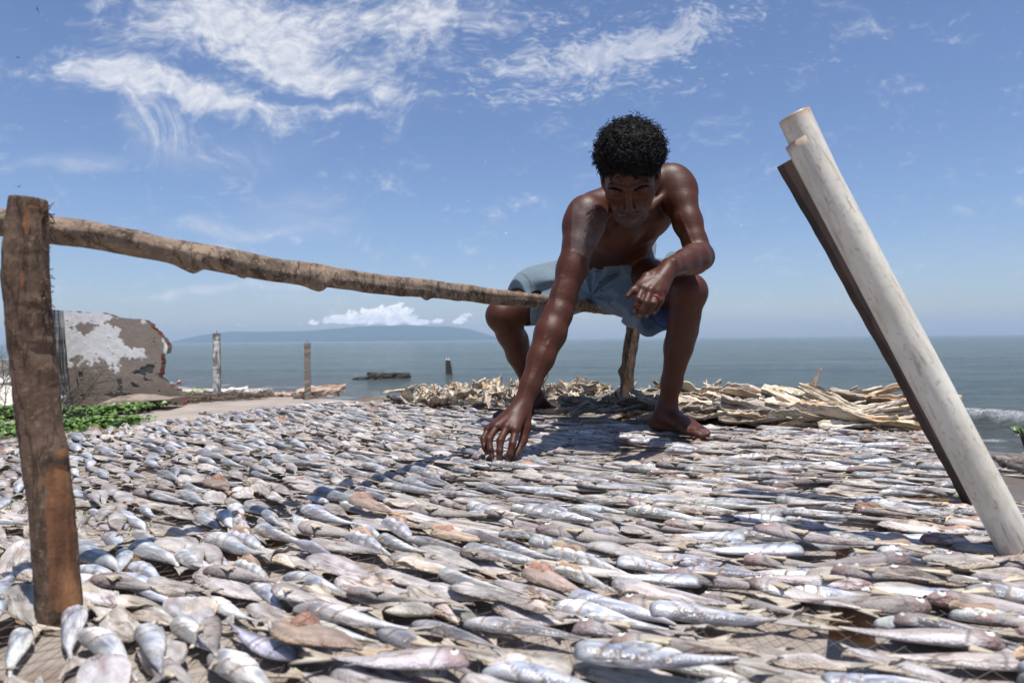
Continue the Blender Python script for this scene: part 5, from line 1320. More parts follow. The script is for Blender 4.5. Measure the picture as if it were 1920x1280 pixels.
# ================================================================== PERSON
class Field:
    def __init__(s, lo, hi, res):
        s.lo = np.array(lo, float); s.res = res; s.n = np.ceil((np.array(hi) - s.lo) / res).astype(int) + 1
        s.D = np.full(s.n, .06, dtype=np.float32)
    def region(s, lo, hi, pad):
        a = np.maximum(0, np.floor((np.array(lo) - pad - s.lo) / s.res).astype(int)); c_ = np.minimum(s.n, np.ceil((np.array(hi) + pad - s.lo) / s.res).astype(int) + 1)
        if np.any(c_ <= a): return None, None
        g_ = [s.lo[k] + s.res * np.arange(a[k], c_[k]) for k in range(3)]
        X, Y, Z = np.meshgrid(*g_, indexing='ij', sparse=True)
        return (slice(a[0], c_[0]), slice(a[1], c_[1]), slice(a[2], c_[2])), (X, Y, Z)
    def blend(s, sl, d, k, op='add'):
        A = s.D[sl]; d = d.astype(np.float32)
        if op == 'add':
            h = np.clip(.5 + .5 * (A - d) / k, 0, 1); s.D[sl] = A * (1 - h) + d * h - k * h * (1 - h)
        else:
            h = np.clip(.5 - .5 * (A + d) / k, 0, 1); s.D[sl] = A * (1 - h) - d * h + k * h * (1 - h)
    def cone(s, a, c_, ra, rc, k=.012, op='add', sq=None):
        """tapered capsule; sq=(axis vector, factor) squashes the section along that axis"""
        a = np.array(a, float); c_ = np.array(c_, float); m = max(ra, rc)
        sl, g_ = s.region(np.minimum(a, c_), np.maximum(a, c_), m * 1.3 + .05)
        if sl is None: return
        X, Y, Z = g_; ba = c_ - a; L2 = ba @ ba + 1e-12
        px, py, pz = X - a[0], Y - a[1], Z - a[2]
        h = np.clip((px * ba[0] + py * ba[1] + pz * ba[2]) / L2, 0, 1)
        qx, qy, qz = px - ba[0] * h, py - ba[1] * h, pz - ba[2] * h
        if sq is not None:
            ax = np.array(sq[0], float); ax /= np.linalg.norm(ax); dd_ = qx * ax[0] + qy * ax[1] + qz * ax[2]
            f = (1 / sq[1] - 1); qx, qy, qz = qx + dd_ * ax[0] * f, qy + dd_ * ax[1] * f, qz + dd_ * ax[2] * f
        d = np.sqrt(qx * qx + qy * qy + qz * qz) - (ra + (rc - ra) * h)
        s.blend(sl, d, k, op)
    def chain(s, pts, rads, k=.012, op='add', sq=None):
        for i_ in range(len(pts) - 1): s.cone(pts[i_], pts[i_ + 1], rads[i_], rads[i_ + 1], k, op, sq)
    def ell(s, c_, rad, M=None, k=.012, op='add'):
        """ellipsoid, M rows = local axes in world space"""
        c_ = np.array(c_, float); rad = np.array(rad, float); M = np.eye(3) if M is None else np.array(M, float)
        sl, g_ = s.region(c_ - rad.max(), c_ + rad.max(), .05)
        if sl is None: return
        X, Y, Z = g_; px, py, pz = X - c_[0], Y - c_[1], Z - c_[2]
        q = [(px * M[i_, 0] + py * M[i_, 1] + pz * M[i_, 2]) / rad[i_] for i_ in range(3)]
        k0 = np.sqrt(q[0] ** 2 + q[1] ** 2 + q[2] ** 2); k1 = np.sqrt((q[0] / rad[0]) ** 2 + (q[1] / rad[1]) ** 2 + (q[2] / rad[2]) ** 2) + 1e-9
        s.blend(sl, k0 * (k0 - 1) / k1, k, op)
    def surface(s):
        D = s.D; I = D < 0
        n = [q - 1 for q in D.shape]
        cnt = np.zeros(n, np.uint8)
        offs = [(a, c_, e) for a in (0, 1) for c_ in (0, 1) for e in (0, 1)]
        for o_ in offs: cnt += I[o_[0]:o_[0] + n[0], o_[1]:o_[1] + n[1], o_[2]:o_[2] + n[2]]
        cells = np.argwhere((cnt > 0) & (cnt < 8))
        vid = -np.ones(n, np.int32); vid[tuple(cells.T)] = np.arange(len(cells))
        val = {o_: D[cells[:, 0] + o_[0], cells[:, 1] + o_[1], cells[:, 2] + o_[2]].astype(float) for o_ in offs}
        acc_ = np.zeros((len(cells), 3)); num = np.zeros(len(cells))
        for ax in range(3):
            for o_ in offs:
                if o_[ax]: continue
                o2 = list(o_); o2[ax] = 1; o2 = tuple(o2); a, c_ = val[o_], val[o2]
                cr_ = (a < 0) != (c_ < 0); t_ = np.where(cr_, a / np.where(cr_, a - c_, 1), 0)
                p_ = np.tile(np.array(o_, float), (len(cells), 1)); p_[:, ax] += t_
                acc_ += p_ * cr_[:, None]; num += cr_
        V = (cells + acc_ / num[:, None]) * s.res + s.lo
        F = []
        for ax in range(3):
            a1, a2 = (ax + 1) % 3, (ax + 2) % 3
            sl0 = [slice(None)] * 3; sl1 = [slice(None)] * 3; sl0[ax] = slice(0, -1); sl1[ax] = slice(1, None)
            E = I[tuple(sl0)] != I[tuple(sl1)]
            idx = np.argwhere(E)
            ok_ = (idx[:, a1] > 0) & (idx[:, a2] > 0) & (idx[:, a1] < n[a1]) & (idx[:, a2] < n[a2]) & (idx[:, ax] < n[ax]); idx = idx[ok_]
            q = []
            for (u_, v_) in ((0, 0), (1, 0), (1, 1), (0, 1)):
                c_ = idx.copy(); c_[:, a1] -= u_; c_[:, a2] -= v_; q.append(vid[tuple(c_.T)])
            q = np.stack(q, 1); flip = ~I[tuple(idx.T)]; q[flip] = q[flip][:, ::-1]; F.append(q)
        return V, np.vstack(F)
def smooth_verts(V, F, it=2, lam=.5):
    e = np.vstack([F[:, [0, 1]], F[:, [1, 2]], F[:, [2, 3]], F[:, [3, 0]]]); e = np.vstack([e, e[:, ::-1]])
    deg = np.bincount(e[:, 0], minlength=len(V))[:, None]
    for _ in range(it):
        s_ = np.stack([np.bincount(e[:, 0], weights=V[e[:, 1], k], minlength=len(V)) for k in range(3)], 1)
        V = V + (s_ / deg - V) * lam
    return V
def PA(px, py, d): return np.array(P(px, py, d))
def lerp(a, c_, f): return a + (c_ - a) * f
def unit(v): v = np.array(v, float); return v / np.linalg.norm(v)

RES = .0036
B = Field((-.14, 1.50, TOP - .02), (.72, 2.74, TOP + .95), RES)
fwd = unit([-.45, -.89, 0]); lat = unit([.89, -.45, 0])           # the man faces fwd; his left is +lat
pelvis = np.array([.36, 2.52, TOP + .535])
hipL = pelvis + lat * .095 + np.array([0, 0, -.02]); hipR = pelvis - lat * .095 + np.array([0, 0, -.02])
shR, shL = PA(1103, 404, 1.92), PA(1262, 343, 2.06)
c7 = np.array([.355, 2.02, TOP + .765])
headc = PA(1181, 322, 1.80)
# torso
spine = [pelvis, pelvis + np.array([-.005, -.10, .075]), np.array([.365, 2.25, TOP + .685]), np.array([.362, 2.11, TOP + .72]), c7 + np.array([0, .02, -.05])]
mid = (shR + shL) / 2
sdir = unit(shL - shR)
B.cone(spine[0], spine[1], .105, .100, .03, sq=(fwd, .85)); 
B.cone(spine[1] - lat * .045, spine[2] - sdir * .05, .088, .100, .03); B.cone(spine[1] + lat * .045, spine[2] + sdir * .05, .088, .100, .03)
chest = lerp(spine[2], mid, .55)
B.cone(spine[2] - sdir * .055, chest - sdir * .065 + np.array([0, 0, -.025]), .098, .088, .03); B.cone(spine[2] + sdir * .055, chest + sdir * .065 + np.array([0, 0, -.03]), .098, .088, .03)
# pectorals, trapezius, clavicles
down = unit(np.cross(sdir, (mid - pelvis))); down = down if down[1] < 0 else -down         # chest normal: towards the camera and down
for sgn, sh in ((-1, shR), (1, shL)):
    pc = lerp(chest, sh, .42) + down * .055 + unit(pelvis - mid) * .05
    B.ell(pc, (.075, .062, .032), np.array([sdir, unit(np.cross(down, sdir)), down]), .03)
    B.cone(c7 + np.array([0, .0, -.02]), lerp(c7, sh, .72) + np.array([0, .01, .005]), .045, .040, .03)
    B.cone(mid + down * .055 + np.array([0, 0, .0]) + sdir * sgn * .02, lerp(mid, sh, .85) + down * .030 + np.array([0, 0, .02]), .012, .012, .014)
    B.cone(lerp(mid, sh, .35) + unit(pelvis - mid) * .12 - down * .06, sh - down * .015, .055, .045, .03)      # scapula / lat
# ribs faintly
for sgn in (-1, 1):
    for k in range(0):
        a = lerp(mid, pelvis, .36 + .075 * k) + sdir * sgn * .045 + down * .088; c_ = lerp(mid, pelvis, .30 + .075 * k) + sdir * sgn * .128 + down * .03
        B.cone(a, c_, .007, .007, .016)
# belly folds
pass
# neck
hd_f = unit([-.14, -.60, -.79]); hr = unit(np.cross(hd_f, [0, 0, 1])); hu = unit(np.cross(hr, hd_f))       # head axes: forward, right(screen), up
hr = -hr if hr[0] < 0 else hr; hu = unit(np.cross(hr, hd_f)); hu = -hu if hu[2] < 0 else hu
def H(x, f, u): return headc + hr * x + hd_f * f + hu * u
B.cone(c7 + np.array([0, .0, -.03]), H(0, -.03, -.055), .058, .054, .03)
B.cone(mid + down * .045, H(-.035, .0, -.07), .018, .016, .02); B.cone(mid + down * .045, H(.035, .0, -.07), .018, .016, .02)
# arms
elR = PA(1046, 590, 1.83); wrR = PA(980, 758, 1.73); elL = PA(1313, 482, 1.95); wrL = PA(1256, 501, 1.745)
def arm(sh, el, wr, out, seed):
    ua = unit(el - sh); fa = unit(wr - el)
    B.ell(sh + ua * .028 + out * .006, (.060, .052, .074), np.array([unit(np.cross(ua, [0, 1, 0])), unit(np.cross(ua, np.cross(ua, [0, 1, 0]))), ua]), .02)      # deltoid
    B.chain([sh, lerp(sh, el, .3), lerp(sh, el, .55), lerp(sh, el, .82), el], [.048, .042, .040, .033, .034], .02)
    B.cone(lerp(sh, el, .32) + out * .010 + np.array([0, -.012, 0]), lerp(sh, el, .72) + np.array([0, -.010, 0]), .028, .022, .02)      # biceps
    B.cone(lerp(sh, el, .30) + np.array([0, .018, 0]), lerp(sh, el, .78) + np.array([0, .012, 0]), .026, .018, .02)
    B.ell(el - fa * .004, (.034, .034, .034), k=.015)
    B.chain([el, lerp(el, wr, .22), lerp(el, wr, .5), lerp(el, wr, .8), wr], [.036, .041, .034, .025, .0245], .016)
    B.cone(lerp(el, wr, .08) + out * .014, lerp(el, wr, .5) + out * .006, .024, .014, .018)
arm(shR, elR, wrR, unit([-1, -.1, 0]), 1); arm(shL, elL, wrL, unit([.7, -.2, .5]), 2)
# veins and tendons on the forearms
r = np.random.RandomState(3)
def vein(pts, rad=.0022): B.chain(pts, [rad] * len(pts), .005)
camv = lambda p_: unit(np.array(CAM) - p_)
def onskin(a, c_, f, side, rr_): p_ = lerp(a, c_, f); d_ = unit(c_ - a); v_ = camv(p_); v_ = unit(v_ - d_ * (v_ @ d_)); s_ = np.cross(d_, v_); return p_ + (v_ * math.cos(side) + s_ * math.sin(side)) * rr_
vein([onskin(elR, wrR, .12, .5, .0395), onskin(elR, wrR, .35, .25, .0385), onskin(elR, wrR, .6, .45, .032), onskin(elR, wrR, .95, .2, .0245)])
vein([onskin(elR, wrR, .05, -.5, .038), onskin(elR, wrR, .4, -.1, .0375), onskin(elR, wrR, .8, .0, .026)])
vein([onskin(shR, elR, .45, .3, .045), onskin(shR, elR, .7, .55, .0405), onskin(shR, elR, .95, .5, .037)], .0025)
vein([onskin(elL, wrL, .2, -.9, .041), onskin(elL, wrL, .55, -.6, .034), onskin(elL, wrL, .9, -.8, .0255)])
vein([onskin(shL, elL, .5, .3, .044), onskin(shL, elL, .95, .2, .037)], .002)
# hands -----------------------------------------------------------------------
def hand(wr, mcps, pips, dips, tips, thumb, rr_, nrm):
    # wrist bones, palm as overlapping metacarpals
    for k, m_ in enumerate(mcps):
        st_ = wr + (m_ - wr) * .12 + (m_ - np.mean(mcps, 0)) * .25
        B.cone(st_, m_, .0125, rr_[k] + .0035, .010)
    for k in range(3): B.cone(lerp(wr, (mcps[k] + mcps[k + 1]) / 2, .25), (mcps[k] + mcps[k + 1]) / 2 - (mcps[k] - wr) * .10, .0125, .0095, .008)
    B.cone(wr, lerp(wr, np.mean(mcps, 0), .45), .021, .018, .012)
    for k in range(4):
        B.ell(mcps[k], (rr_[k] + .0038,) * 3, k=.004)
        B.chain([mcps[k], lerp(mcps[k], pips[k], .5), pips[k]], [rr_[k] + .0014, rr_[k] - .0002, rr_[k] + .0012], .0035)
        B.chain([pips[k], lerp(pips[k], dips[k], .5), dips[k]], [rr_[k] + .001, rr_[k] - .0008, rr_[k]], .003)
        B.chain([dips[k], tips[k]], [rr_[k] - .0003, rr_[k] - .0018], .003)
        B.cone(lerp(wr, mcps[k], .3) + nrm * .012, mcps[k] + nrm * (rr_[k] + .001), .0025, .003, .006)       # tendon
    B.chain(thumb, [.015, .0135, .0105, .0088, .0072], .006)
nR = unit([-.25, -.9, .35])
mR = [PA(966, 806, 1.665), PA(950, 801, 1.668), PA(931, 800, 1.675), PA(915, 805, 1.688)]       # index .. little
pR = [PA(961, 832, 1.640), PA(938, 826, 1.632), PA(917, 823, 1.640), PA(906, 823, 1.662)]
dR = [PA(956, 850, 1.632), PA(937, 846, 1.620), PA(919, 842, 1.628), PA(908, 838, 1.650)]
tR = [PA(951, 864, 1.632), PA(936, 860, 1.618), PA(923, 856, 1.626), PA(913, 850, 1.645)]
hand(wrR, mR, pR, dR, tR, [lerp(wrR, mR[0], .15) + np.array([.012, 0, 0]), PA(986, 800, 1.705), PA(981, 826, 1.690), PA(971, 846, 1.672), PA(960, 860, 1.655)], [.0088, .0090, .0085, .0074], nR)
nL = unit([-.1, -.95, .2])
mL = [PA(1205, 540, 1.690), PA(1219, 546, 1.680), PA(1232, 549, 1.684), PA(1244, 546, 1.695)]
pL = [PA(1197, 561, 1.668), PA(1211, 568, 1.655), PA(1226, 569, 1.660), PA(1239, 564, 1.678)]
dL = [PA(1192, 574, 1.668), PA(1204, 582, 1.655), PA(1218, 582, 1.662), PA(1232, 577, 1.680)]
tL = [PA(1189, 584, 1.672), PA(1198, 593, 1.662), PA(1211, 592, 1.670), PA(1226, 587, 1.688)]
hand(wrL, mL, pL, dL, tL, [lerp(wrL, mL[0], .25) + np.array([-.010, .01, 0]), PA(1214, 520, 1.715), PA(1200, 534, 1.700), PA(1187, 545, 1.690), PA(1176, 556, 1.682)], [.0088, .0092, .0086, .0076], nL)
B.ell(wrL + nL * .016 + np.array([.008, 0, .01]), (.008,) * 3, k=.008)
# legs ----------------------------------------------------------------------------
knL, knR = PA(1291, 548, 2.07), PA(942, 592, 2.40)
anL, anR = PA(1249, 772, 2.13), PA(1006, 748, 2.60)
def leg(hip, kn, an, inner):
    B.chain([hip, lerp(hip, kn, .35), lerp(hip, kn, .75), kn], [.082, .074, .058, .052], .03)
    sd_ = unit(an - kn); front = unit(fwd - sd_ * (fwd @ sd_))
    B.ell(kn + unit(kn - hip) * .012 + np.array([0, 0, .004]), (.046, .046, .050), k=.02)
    B.chain([kn, lerp(kn, an, .2), lerp(kn, an, .45), lerp(kn, an, .75), lerp(kn, an, .93), an], [.050, .045, .041, .030, .027, .031], .02)
    B.chain([lerp(kn, an, .12) - front * .020, lerp(kn, an, .32) - front * .028, lerp(kn, an, .6) - front * .012], [.030, .038, .020], .025)      # calf
    B.cone(lerp(kn, an, .15) + front * .022, lerp(kn, an, .85) + front * .010, .018, .014, .02)      # shin
    B.cone(lerp(kn, an, .75) - front * .016, an - front * .030, .012, .011, .012)     # heel cord
leg(hipL, knL, anL, -1); leg(hipR, knR, anR, 1)
def foot(an, toe, gz):
    d_ = unit([toe[0] - an[0], toe[1] - an[1], 0]); s_ = np.array([-d_[1], d_[0], 0]); base = np.array([an[0], an[1], gz])
    L = np.linalg.norm((toe - an)[:2])
    B.cone(an, base - d_ * .034 + np.array([0, 0, .028]), .031, .026, .02)
    B.ell(base - d_ * .036 + np.array([0, 0, .026]), (.030, .029, .027), k=.015)
    for k, w_ in enumerate((-.026, -.010, .006, .022)):
        B.chain([an + d_ * .01 - np.array([0, 0, .012]) + s_ * w_ * .4, base + d_ * L * .42 + s_ * w_ * .9 + np.array([0, 0, .036 - .002 * k]), base + d_ * L * (.74 - .03 * abs(k - 1)) + s_ * w_ * 1.25 + np.array([0, 0, .016])], [.026, .019, .0135], .012)
    B.cone(base - d_ * .02 + np.array([0, 0, .018]), base + d_ * L * .70 + np.array([0, 0, .014]), .024, .022, .015, sq=((0, 0, 1), .7))
    for k in range(5):
        w_ = -.036 + .0182 * k; l2 = L * (.99 - .018 * (k - .6) ** 2 * .9); r_ = (.0120, .0084, .0080, .0078, .0074)[k]
        B.chain([base + d_ * L * .70 + s_ * w_ * .95 + np.array([0, 0, .014]), base + d_ * (l2 * .88) + s_ * w_ + np.array([0, 0, .0155]), base + d_ * l2 + s_ * w_ + np.array([0, 0, .010])], [.0105, r_, r_ * .92], .0018)
    B.ell(an + s_ * .026 + np.array([0, 0, .0]), (.012,) * 3, k=.012); B.ell(an - s_ * .026 + np.array([0, 0, .006]), (.012,) * 3, k=.012)
foot(anL, PA(1330, 822, 1.99), TOP + .008); foot(anR, np.array([-.04, 2.47, TOP]), TOP + .012)
# head ------------------------------------------------------------------------------
HM = np.array([hr, hd_f, hu])
B.ell(H(0, -.012, .040), (.073, .092, .082), HM, .02)
B.ell(H(0, .034, -.012), (.062, .058, .070), HM, .02)
B.ell(H(0, .046, -.070), (.046, .046, .040), HM, .02)
B.ell(H(0, .070, -.098), (.024, .022, .018), HM, .018)
for s_ in (-1, 1):
    B.cone(H(s_ * .058, .0, -.040), H(s_ * .028, .062, -.095), .018, .014, .015)      # jaw
    B.ell(H(s_ * .044, .062, -.022), (.020, .016, .014), HM, .014)                      # cheekbone
    B.cone(H(s_ * .012, .092, .020), H(s_ * .046, .078, .020), .009, .009, .010)          # brow
    B.ell(H(s_ * .031, .092, .002), (.017, .011, .010), HM, .008, 'sub')                  # socket
    B.ell(H(s_ * .031, .078, .001), (.0145, .012, .0115), HM, .003)                      # lidded eye
    B.cone(H(s_ * .018, .0895, -.002), H(s_ * .044, .083, -.002), .0022, .002, .003)       # lid crease
    B.ell(H(s_ * .011, .098, -.046), (.0085, .009, .0075), HM, .005)                      # nostril wing
    B.cone(H(s_ * .014, .092, -.044), H(s_ * .032, .078, -.070), .0045, .004, .008)        # cheek fold
    B.ell(H(s_ * .074, -.006, -.010), (.007, .017, .030), HM, .006); B.ell(H(s_ * .080, .002, -.006), (.006, .008, .016), HM, .004, 'sub'); B.ell(H(s_ * .072, .0, -.036), (.006, .008, .009), HM, .005)
for u_ in (.036, .046, .055): B.chain([H(-.034, .084, u_ - .002), H(-.012, .0925 - (u_ - .036) * .3, u_ + .001), H(.012, .0925 - (u_ - .036) * .3, u_ + .001), H(.034, .084, u_ - .002)], [.0016] * 4, .003, 'sub')
for s_ in (-1, 1):
    B.ell(H(s_ * .044, .066, -.052), (.013, .008, .017), HM, .014, 'sub')
    B.cone(H(s_ * .021, .088, -.011), H(s_ * .040, .078, -.014), .0016, .0016, .003, 'sub')
B.cone(H(0, .094, .012), H(0, .112, -.034), .0075, .0100, .010); B.ell(H(0, .113, -.038), (.0115, .0115, .0095), HM, .006)
B.cone(H(-.021, .088, -.066), H(.021, .088, -.066), .0062, .0062, .006); B.cone(H(-.017, .088, -.077), H(.017, .088, -.077), .0066, .0066, .005)
B.cone(H(-.024, .094, -.0715), H(.024, .094, -.0715), .0022, .0022, .002, 'sub')
B.cone(H(0, .094, -.060), H(0, .096, -.050), .003, .003, .004, 'sub')
V, F = B.surface(); V = smooth_verts(V, F, 2, .45)
print('body verts', len(V))
# skin colours
base = np.array([.064, .0180, .0075]); c = np.tile(base, (len(V), 1))
nz = vnoise(V, 9, 5, 4); nz2 = vnoise(V, 60, 6, 3)
c *= (1 + .16 * nz + .10 * nz2)[:, None]
def near(p_, r_, n_=2): return np.exp(-(((V - p_) ** 2).sum(1) / r_ ** 2))
for q in mR + pR + dR + mL + pL + dL: c = mixc(c, base * .62, near(q + nR * .008, .0085) * .5)
for q, nn_ in zip(tR + tL, [nR] * 4 + [nL] * 4): c = mixc(c, np.array([.20, .11, .08]), np.clip(near(q + nn_ * .006, .0062) * 1.8 - .5, 0, 1) * .8)
for q in (H(0, .09, -.066), H(0, .09, -.077)): c = mixc(c, np.array([.055, .018, .014]), near(q, .02) * .7)
loc = (V - headc) @ HM.T          # x right, y forward, z up
hm = (np.abs(loc) < .16).all(1)
beard = hm * np.clip((-.060 - loc[:, 2]) / .020 + nz2 * .5, 0, 1) * np.clip((loc[:, 1] - .0) / .03, 0, 1) * np.clip(1 - np.exp(-((loc[:, 0] / .022) ** 2 + ((loc[:, 2] + .071) / .011) ** 2)) * 1.5, 0, 1)
c = mixc(c, np.array([.12, .11, .105]), beard * (.35 + .35 * nz2))
feet = (V[:, 2] < TOP + .03); c = mixc(c, np.array([.12, .065, .045]), feet * .5)
skin = bpy.data.materials.new('dark_sunlit_skin'); skin.use_nodes = True
t = NB(skin.node_tree); p = t.n['Principled BSDF']; tcn = t.new('ShaderNodeTexCoord'); v_ = tcn.outputs['Object']
at = t.new('ShaderNodeAttribute', attribute_name='Col')
n1 = t.noise(v_, 130, 5, .65); n2 = t.noise(v_, 24, 4)
t.put(p.inputs['Base Color'], t.mix(1.0, at.outputs['Color'], t.comb(*[t.mr(n1, .3, .7, .86, 1.12)] * 3), 'MULTIPLY'))
t.put(p.inputs['Roughness'], t.mr(n2, .3, .7, .44, .56)); p.inputs['Specular IOR Level'].default_value = .32
p.inputs['Subsurface Weight'].default_value = 0.0
vo = t.new('ShaderNodeTexVoronoi'); t.put(vo.inputs['Vector'], v_); vo.inputs['Scale'].default_value = 330
b1 = t.new('ShaderNodeBump'); b1.inputs['Strength'].default_value = .28; b1.inputs['Distance'].default_value = .0016; t.put(b1.inputs['Height'], t.m('ADD', n1, t.m('MULTIPLY', vo.outputs['Distance'], .35)))
b2 = t.new('ShaderNodeBump'); b2.inputs['Strength'].default_value = .18; b2.inputs['Distance'].default_value = .006; t.put(b2.inputs['Height'], t.noise(v_, 45, 4)); t.l.new(b1.outputs[0], b2.inputs['Normal'])
t.l.new(b2.outputs[0], p.inputs['Normal'])
porg = np.array([pelvis[0], pelvis[1], TOP])
man = empty('person', tuple(porg), 'barefoot shirtless man in pale blue shorts sitting on the rail, reaching down to the fish', 'person')
obj('body', mesh('body', V - porg, F, skin, c), man)
# ring
v, f = [], []
rc = lerp(mL[2], pL[2], .55); ra = unit(pL[2] - mL[2]); u1 = unit(np.cross(ra, [0, 1, 0])); u2 = np.cross(ra, u1)
pth = [rc + (u1 * math.cos(a) + u2 * math.sin(a)) * .0104 for a in np.linspace(0, 2 * math.pi, 25)]
v, f = tube(pth, .0016, 8); ring_m = mk('red_ring', (.45, .05, .06), rough=.35); obj('ring', mesh('ring', v - porg, f, ring_m), man)
# brows, moustache, beard hairs
def hairs(name, fn, n_, rad, ln, m, seed):
    r = np.random.RandomState(seed); parts = []
    for k in range(n_):
        a, d_ = fn(r); q = lerp_path(a, a + d_ * ln * r.uniform(.6, 1.2), 4, .0008, k); v_, f_ = tube(q, [rad, rad, rad * .8, rad * .3], 3, cap=False); parts.append((v_, f_, (1, 1, 1)))
    V_, F_, _ = join(parts); return obj(name, mesh(name, V_ - porg, F_, m), man)
hair_m = mk('black_hair', (.006, .005, .005), rough=.5, spec=.16, w_rand=False)
grey_m = mk('grey_stubble', (.11, .105, .10), rough=.6, w_rand=False)
for sg in (-1, 1):
    pass
def onface(x, u, extra=.0):
    q = loc[hm & (np.abs(loc[:, 0] - x) < .005) & (np.abs(loc[:, 2] - u) < .005)]
    return (q[:, 1].max() if len(q) else .08) + extra
def browf(r):
    f = r.rand(); x = .012 + .034 * f; u = .019 + .006 * math.sin(f * 2.6) + r.uniform(-.0035, .0035) * (1 - .5 * f)
    return H(browf.s * x, onface(browf.s * x, u) - .0005, u), hr * browf.s + hu * (.5 - .7 * f) + hd_f * .1
for sg in (-1, 1):
    browf.s = sg; hairs('eyebrow', browf, 150, .0005, .008, hair_m, 3 + sg)
def mous(r):
    x = r.uniform(-.030, .030); u = -.057 - abs(x) * .22 + r.uniform(-.004, .003); return H(x, onface(x, u), u), hr * np.sign(x) * .5 - hu * .8 + hd_f * .3
hairs('moustache', mous, 110, .00045, .006, grey_m, 8)
def goat(r):
    a = r.uniform(-1.3, 1.3); x = math.sin(a) * .042; u = -.082 - .026 * math.cos(a) + r.uniform(-.008, .010); return H(x, onface(x, u) - .001, u), -hu * .8 + hd_f * .4 + hr * x * 8
hairs('beard', goat, 300, .00042, .004, grey_m, 9)
# curly hair: rough cap and many small coils
HF = Field(headc - .16, headc + .17, .0040)
HF.ell(H(0, -.018, .044), (.082, .090, .076), HM, .02); HF.ell(H(.004, .018, .070), (.080, .056, .046), HM, .02); HF.ell(H(-.036, .01, .080), (.038, .05, .036), HM, .02); HF.ell(H(.045, -.01, .070), (.040, .05, .038), HM, .02)
HF.ell(H(0, .104, -.006), (.072, .050, .050), HM, .006, 'sub'); HF.ell(H(0, -.02, -.075), (.11, .16, .065), HM, .01, 'sub')
HV, HFa = HF.surface(); hl = (HV - headc) @ HM.T
dnorm = unit(hl); dn_ = hl / (np.linalg.norm(hl, axis=1)[:, None] + 1e-9)
HV = HV + (dn_ @ HM) * (np.abs(vnoise(HV, 85, 4, 3)) * .011 + vnoise(HV, 22, 9, 2) * .009)[:, None]
hair = obj('hair', mesh('hair', HV - porg, HFa, hair_m), man)
r = np.random.RandomState(21); parts = []
sel = r.choice(len(HV), 2600)
for k in sel:
    p0 = HV[k]; nrm = dn_[k] @ HM; fr = 1.0 if hl[k, 2] > .02 else .55
    if hl[k, 1] > .065 and hl[k, 2] < .055: fr = .5
    tx_ = unit(np.cross(nrm, r.normal(0, 1, 3))); ty_ = np.cross(nrm, tx_); rad_ = r.uniform(.0032, .0075); h_ = r.uniform(.003, .014) * fr * (1 + .9 * (r.rand() < .3)); turns = r.uniform(1.2, 2.4); n_ = 15
    drift = (tx_ * r.uniform(-.006, .006) + ty_ * r.uniform(-.006, .006))
    q = [p0 - nrm * .003 + nrm * h_ * (i_ / n_) + drift * (i_ / n_) + (tx_ * math.cos(i_ / n_ * 6.283 * turns) + ty_ * math.sin(i_ / n_ * 6.283 * turns)) * rad_ for i_ in range(n_)]
    v_, f_ = tube(q, .00075, 3, cap=False); parts.append((v_, f_, (1, 1, 1)))
V_, F_, _ = join(parts); obj('curls', mesh('curls', V_ - porg, F_, hair_m), hair)
# shorts ------------------------------------------------------------------------------------
C = Field((-.10, 2.02, TOP + .20), (.72, 2.74, TOP + .72), .0036)
B2, B = B, C
waist = spine[1] + np.array([.0, -.005, .005])
C.cone(pelvis + np.array([0, 0, -.01]), waist, .122, .115, .03, sq=(fwd, .92)); 
C.cone(pelvis - lat * .045, waist - lat * .055, .118, .092, .03); C.cone(pelvis + lat * .045, waist + lat * .06, .118, .096, .03)
hemL = PA(1254, 567, 2.20); hemR = PA(968, 573, 2.44)
axL = unit(hemL - hipL); axR = unit(hemR - hipR)
C.chain([hipL, lerp(hipL, knL, .45), lerp(hipL, knL, .86)], [.100, .090, .074], .03)
C.chain([hipL + np.array([0, 0, -.02]), lerp(hipL, hemL, .6), hemL + axL * .05], [.095, .085, .082], .03)
C.cone(hipL + np.array([0, 0, -.03]), PA(1212, 596, 2.19) + axL * .03, .08, .042, .03)
C.chain([hipR, lerp(hipR, knR, .45), lerp(hipR, knR, .90)], [.100, .088, .070], .03)
C.chain([hipR + np.array([0, 0, -.02]), lerp(hipR, hemR, .6), hemR + axR * .05], [.090, .075, .068], .03)
C.cone(hipR + np.array([0, 0, -.03]), PA(1003, 592, 2.42) + axR * .03, .07, .030, .03)
C.chain([PA(1052, 508, 2.52), PA(1000, 530, 2.48), PA(955, 560, 2.44)], [.050, .055, .048], .03)
C.chain([PA(1238, 520, 2.42), PA(1262, 487, 2.36)], [.040, .026], .02)
# cloth stretched between the thighs, under the rail seat
C.cone(lerp(hipR, hemR, .3), lerp(hipL, hemL, .3) + np.array([0, 0, -.015]), .060, .070, .05)
C.cone(PA(1120, 545, 2.40), PA(1190, 575, 2.28), .05, .055, .05)
# folds: displace the field
X, Y, Z = np.meshgrid(*[C.lo[k] + C.res * np.arange(C.n[k]) for k in range(3)], indexing='ij', sparse=True)
cp = pelvis + fwd * .06 + np.array([0, 0, -.09])
rx, ry, rz_ = X - cp[0], Y - cp[1], Z - cp[2]; rad_ = np.sqrt(rx * rx + ry * ry + rz_ * rz_)
a1 = np.arctan2(rz_, rx * lat[0] + ry * lat[1])
C.D += np.clip((rad_ - .03) / .10, 0, 1).astype(np.float32) * (np.sin(a1 * 13 + 3 * np.sin(rad_ * 16) + 2.0) * np.clip(rad_ * .045, 0, .0075) + np.sin(a1 * 7 + rad_ * 22) * .0045 + np.sin(rad_ * 55 + 2.5 * np.sin(a1 * 3)) * .0018).astype(np.float32)
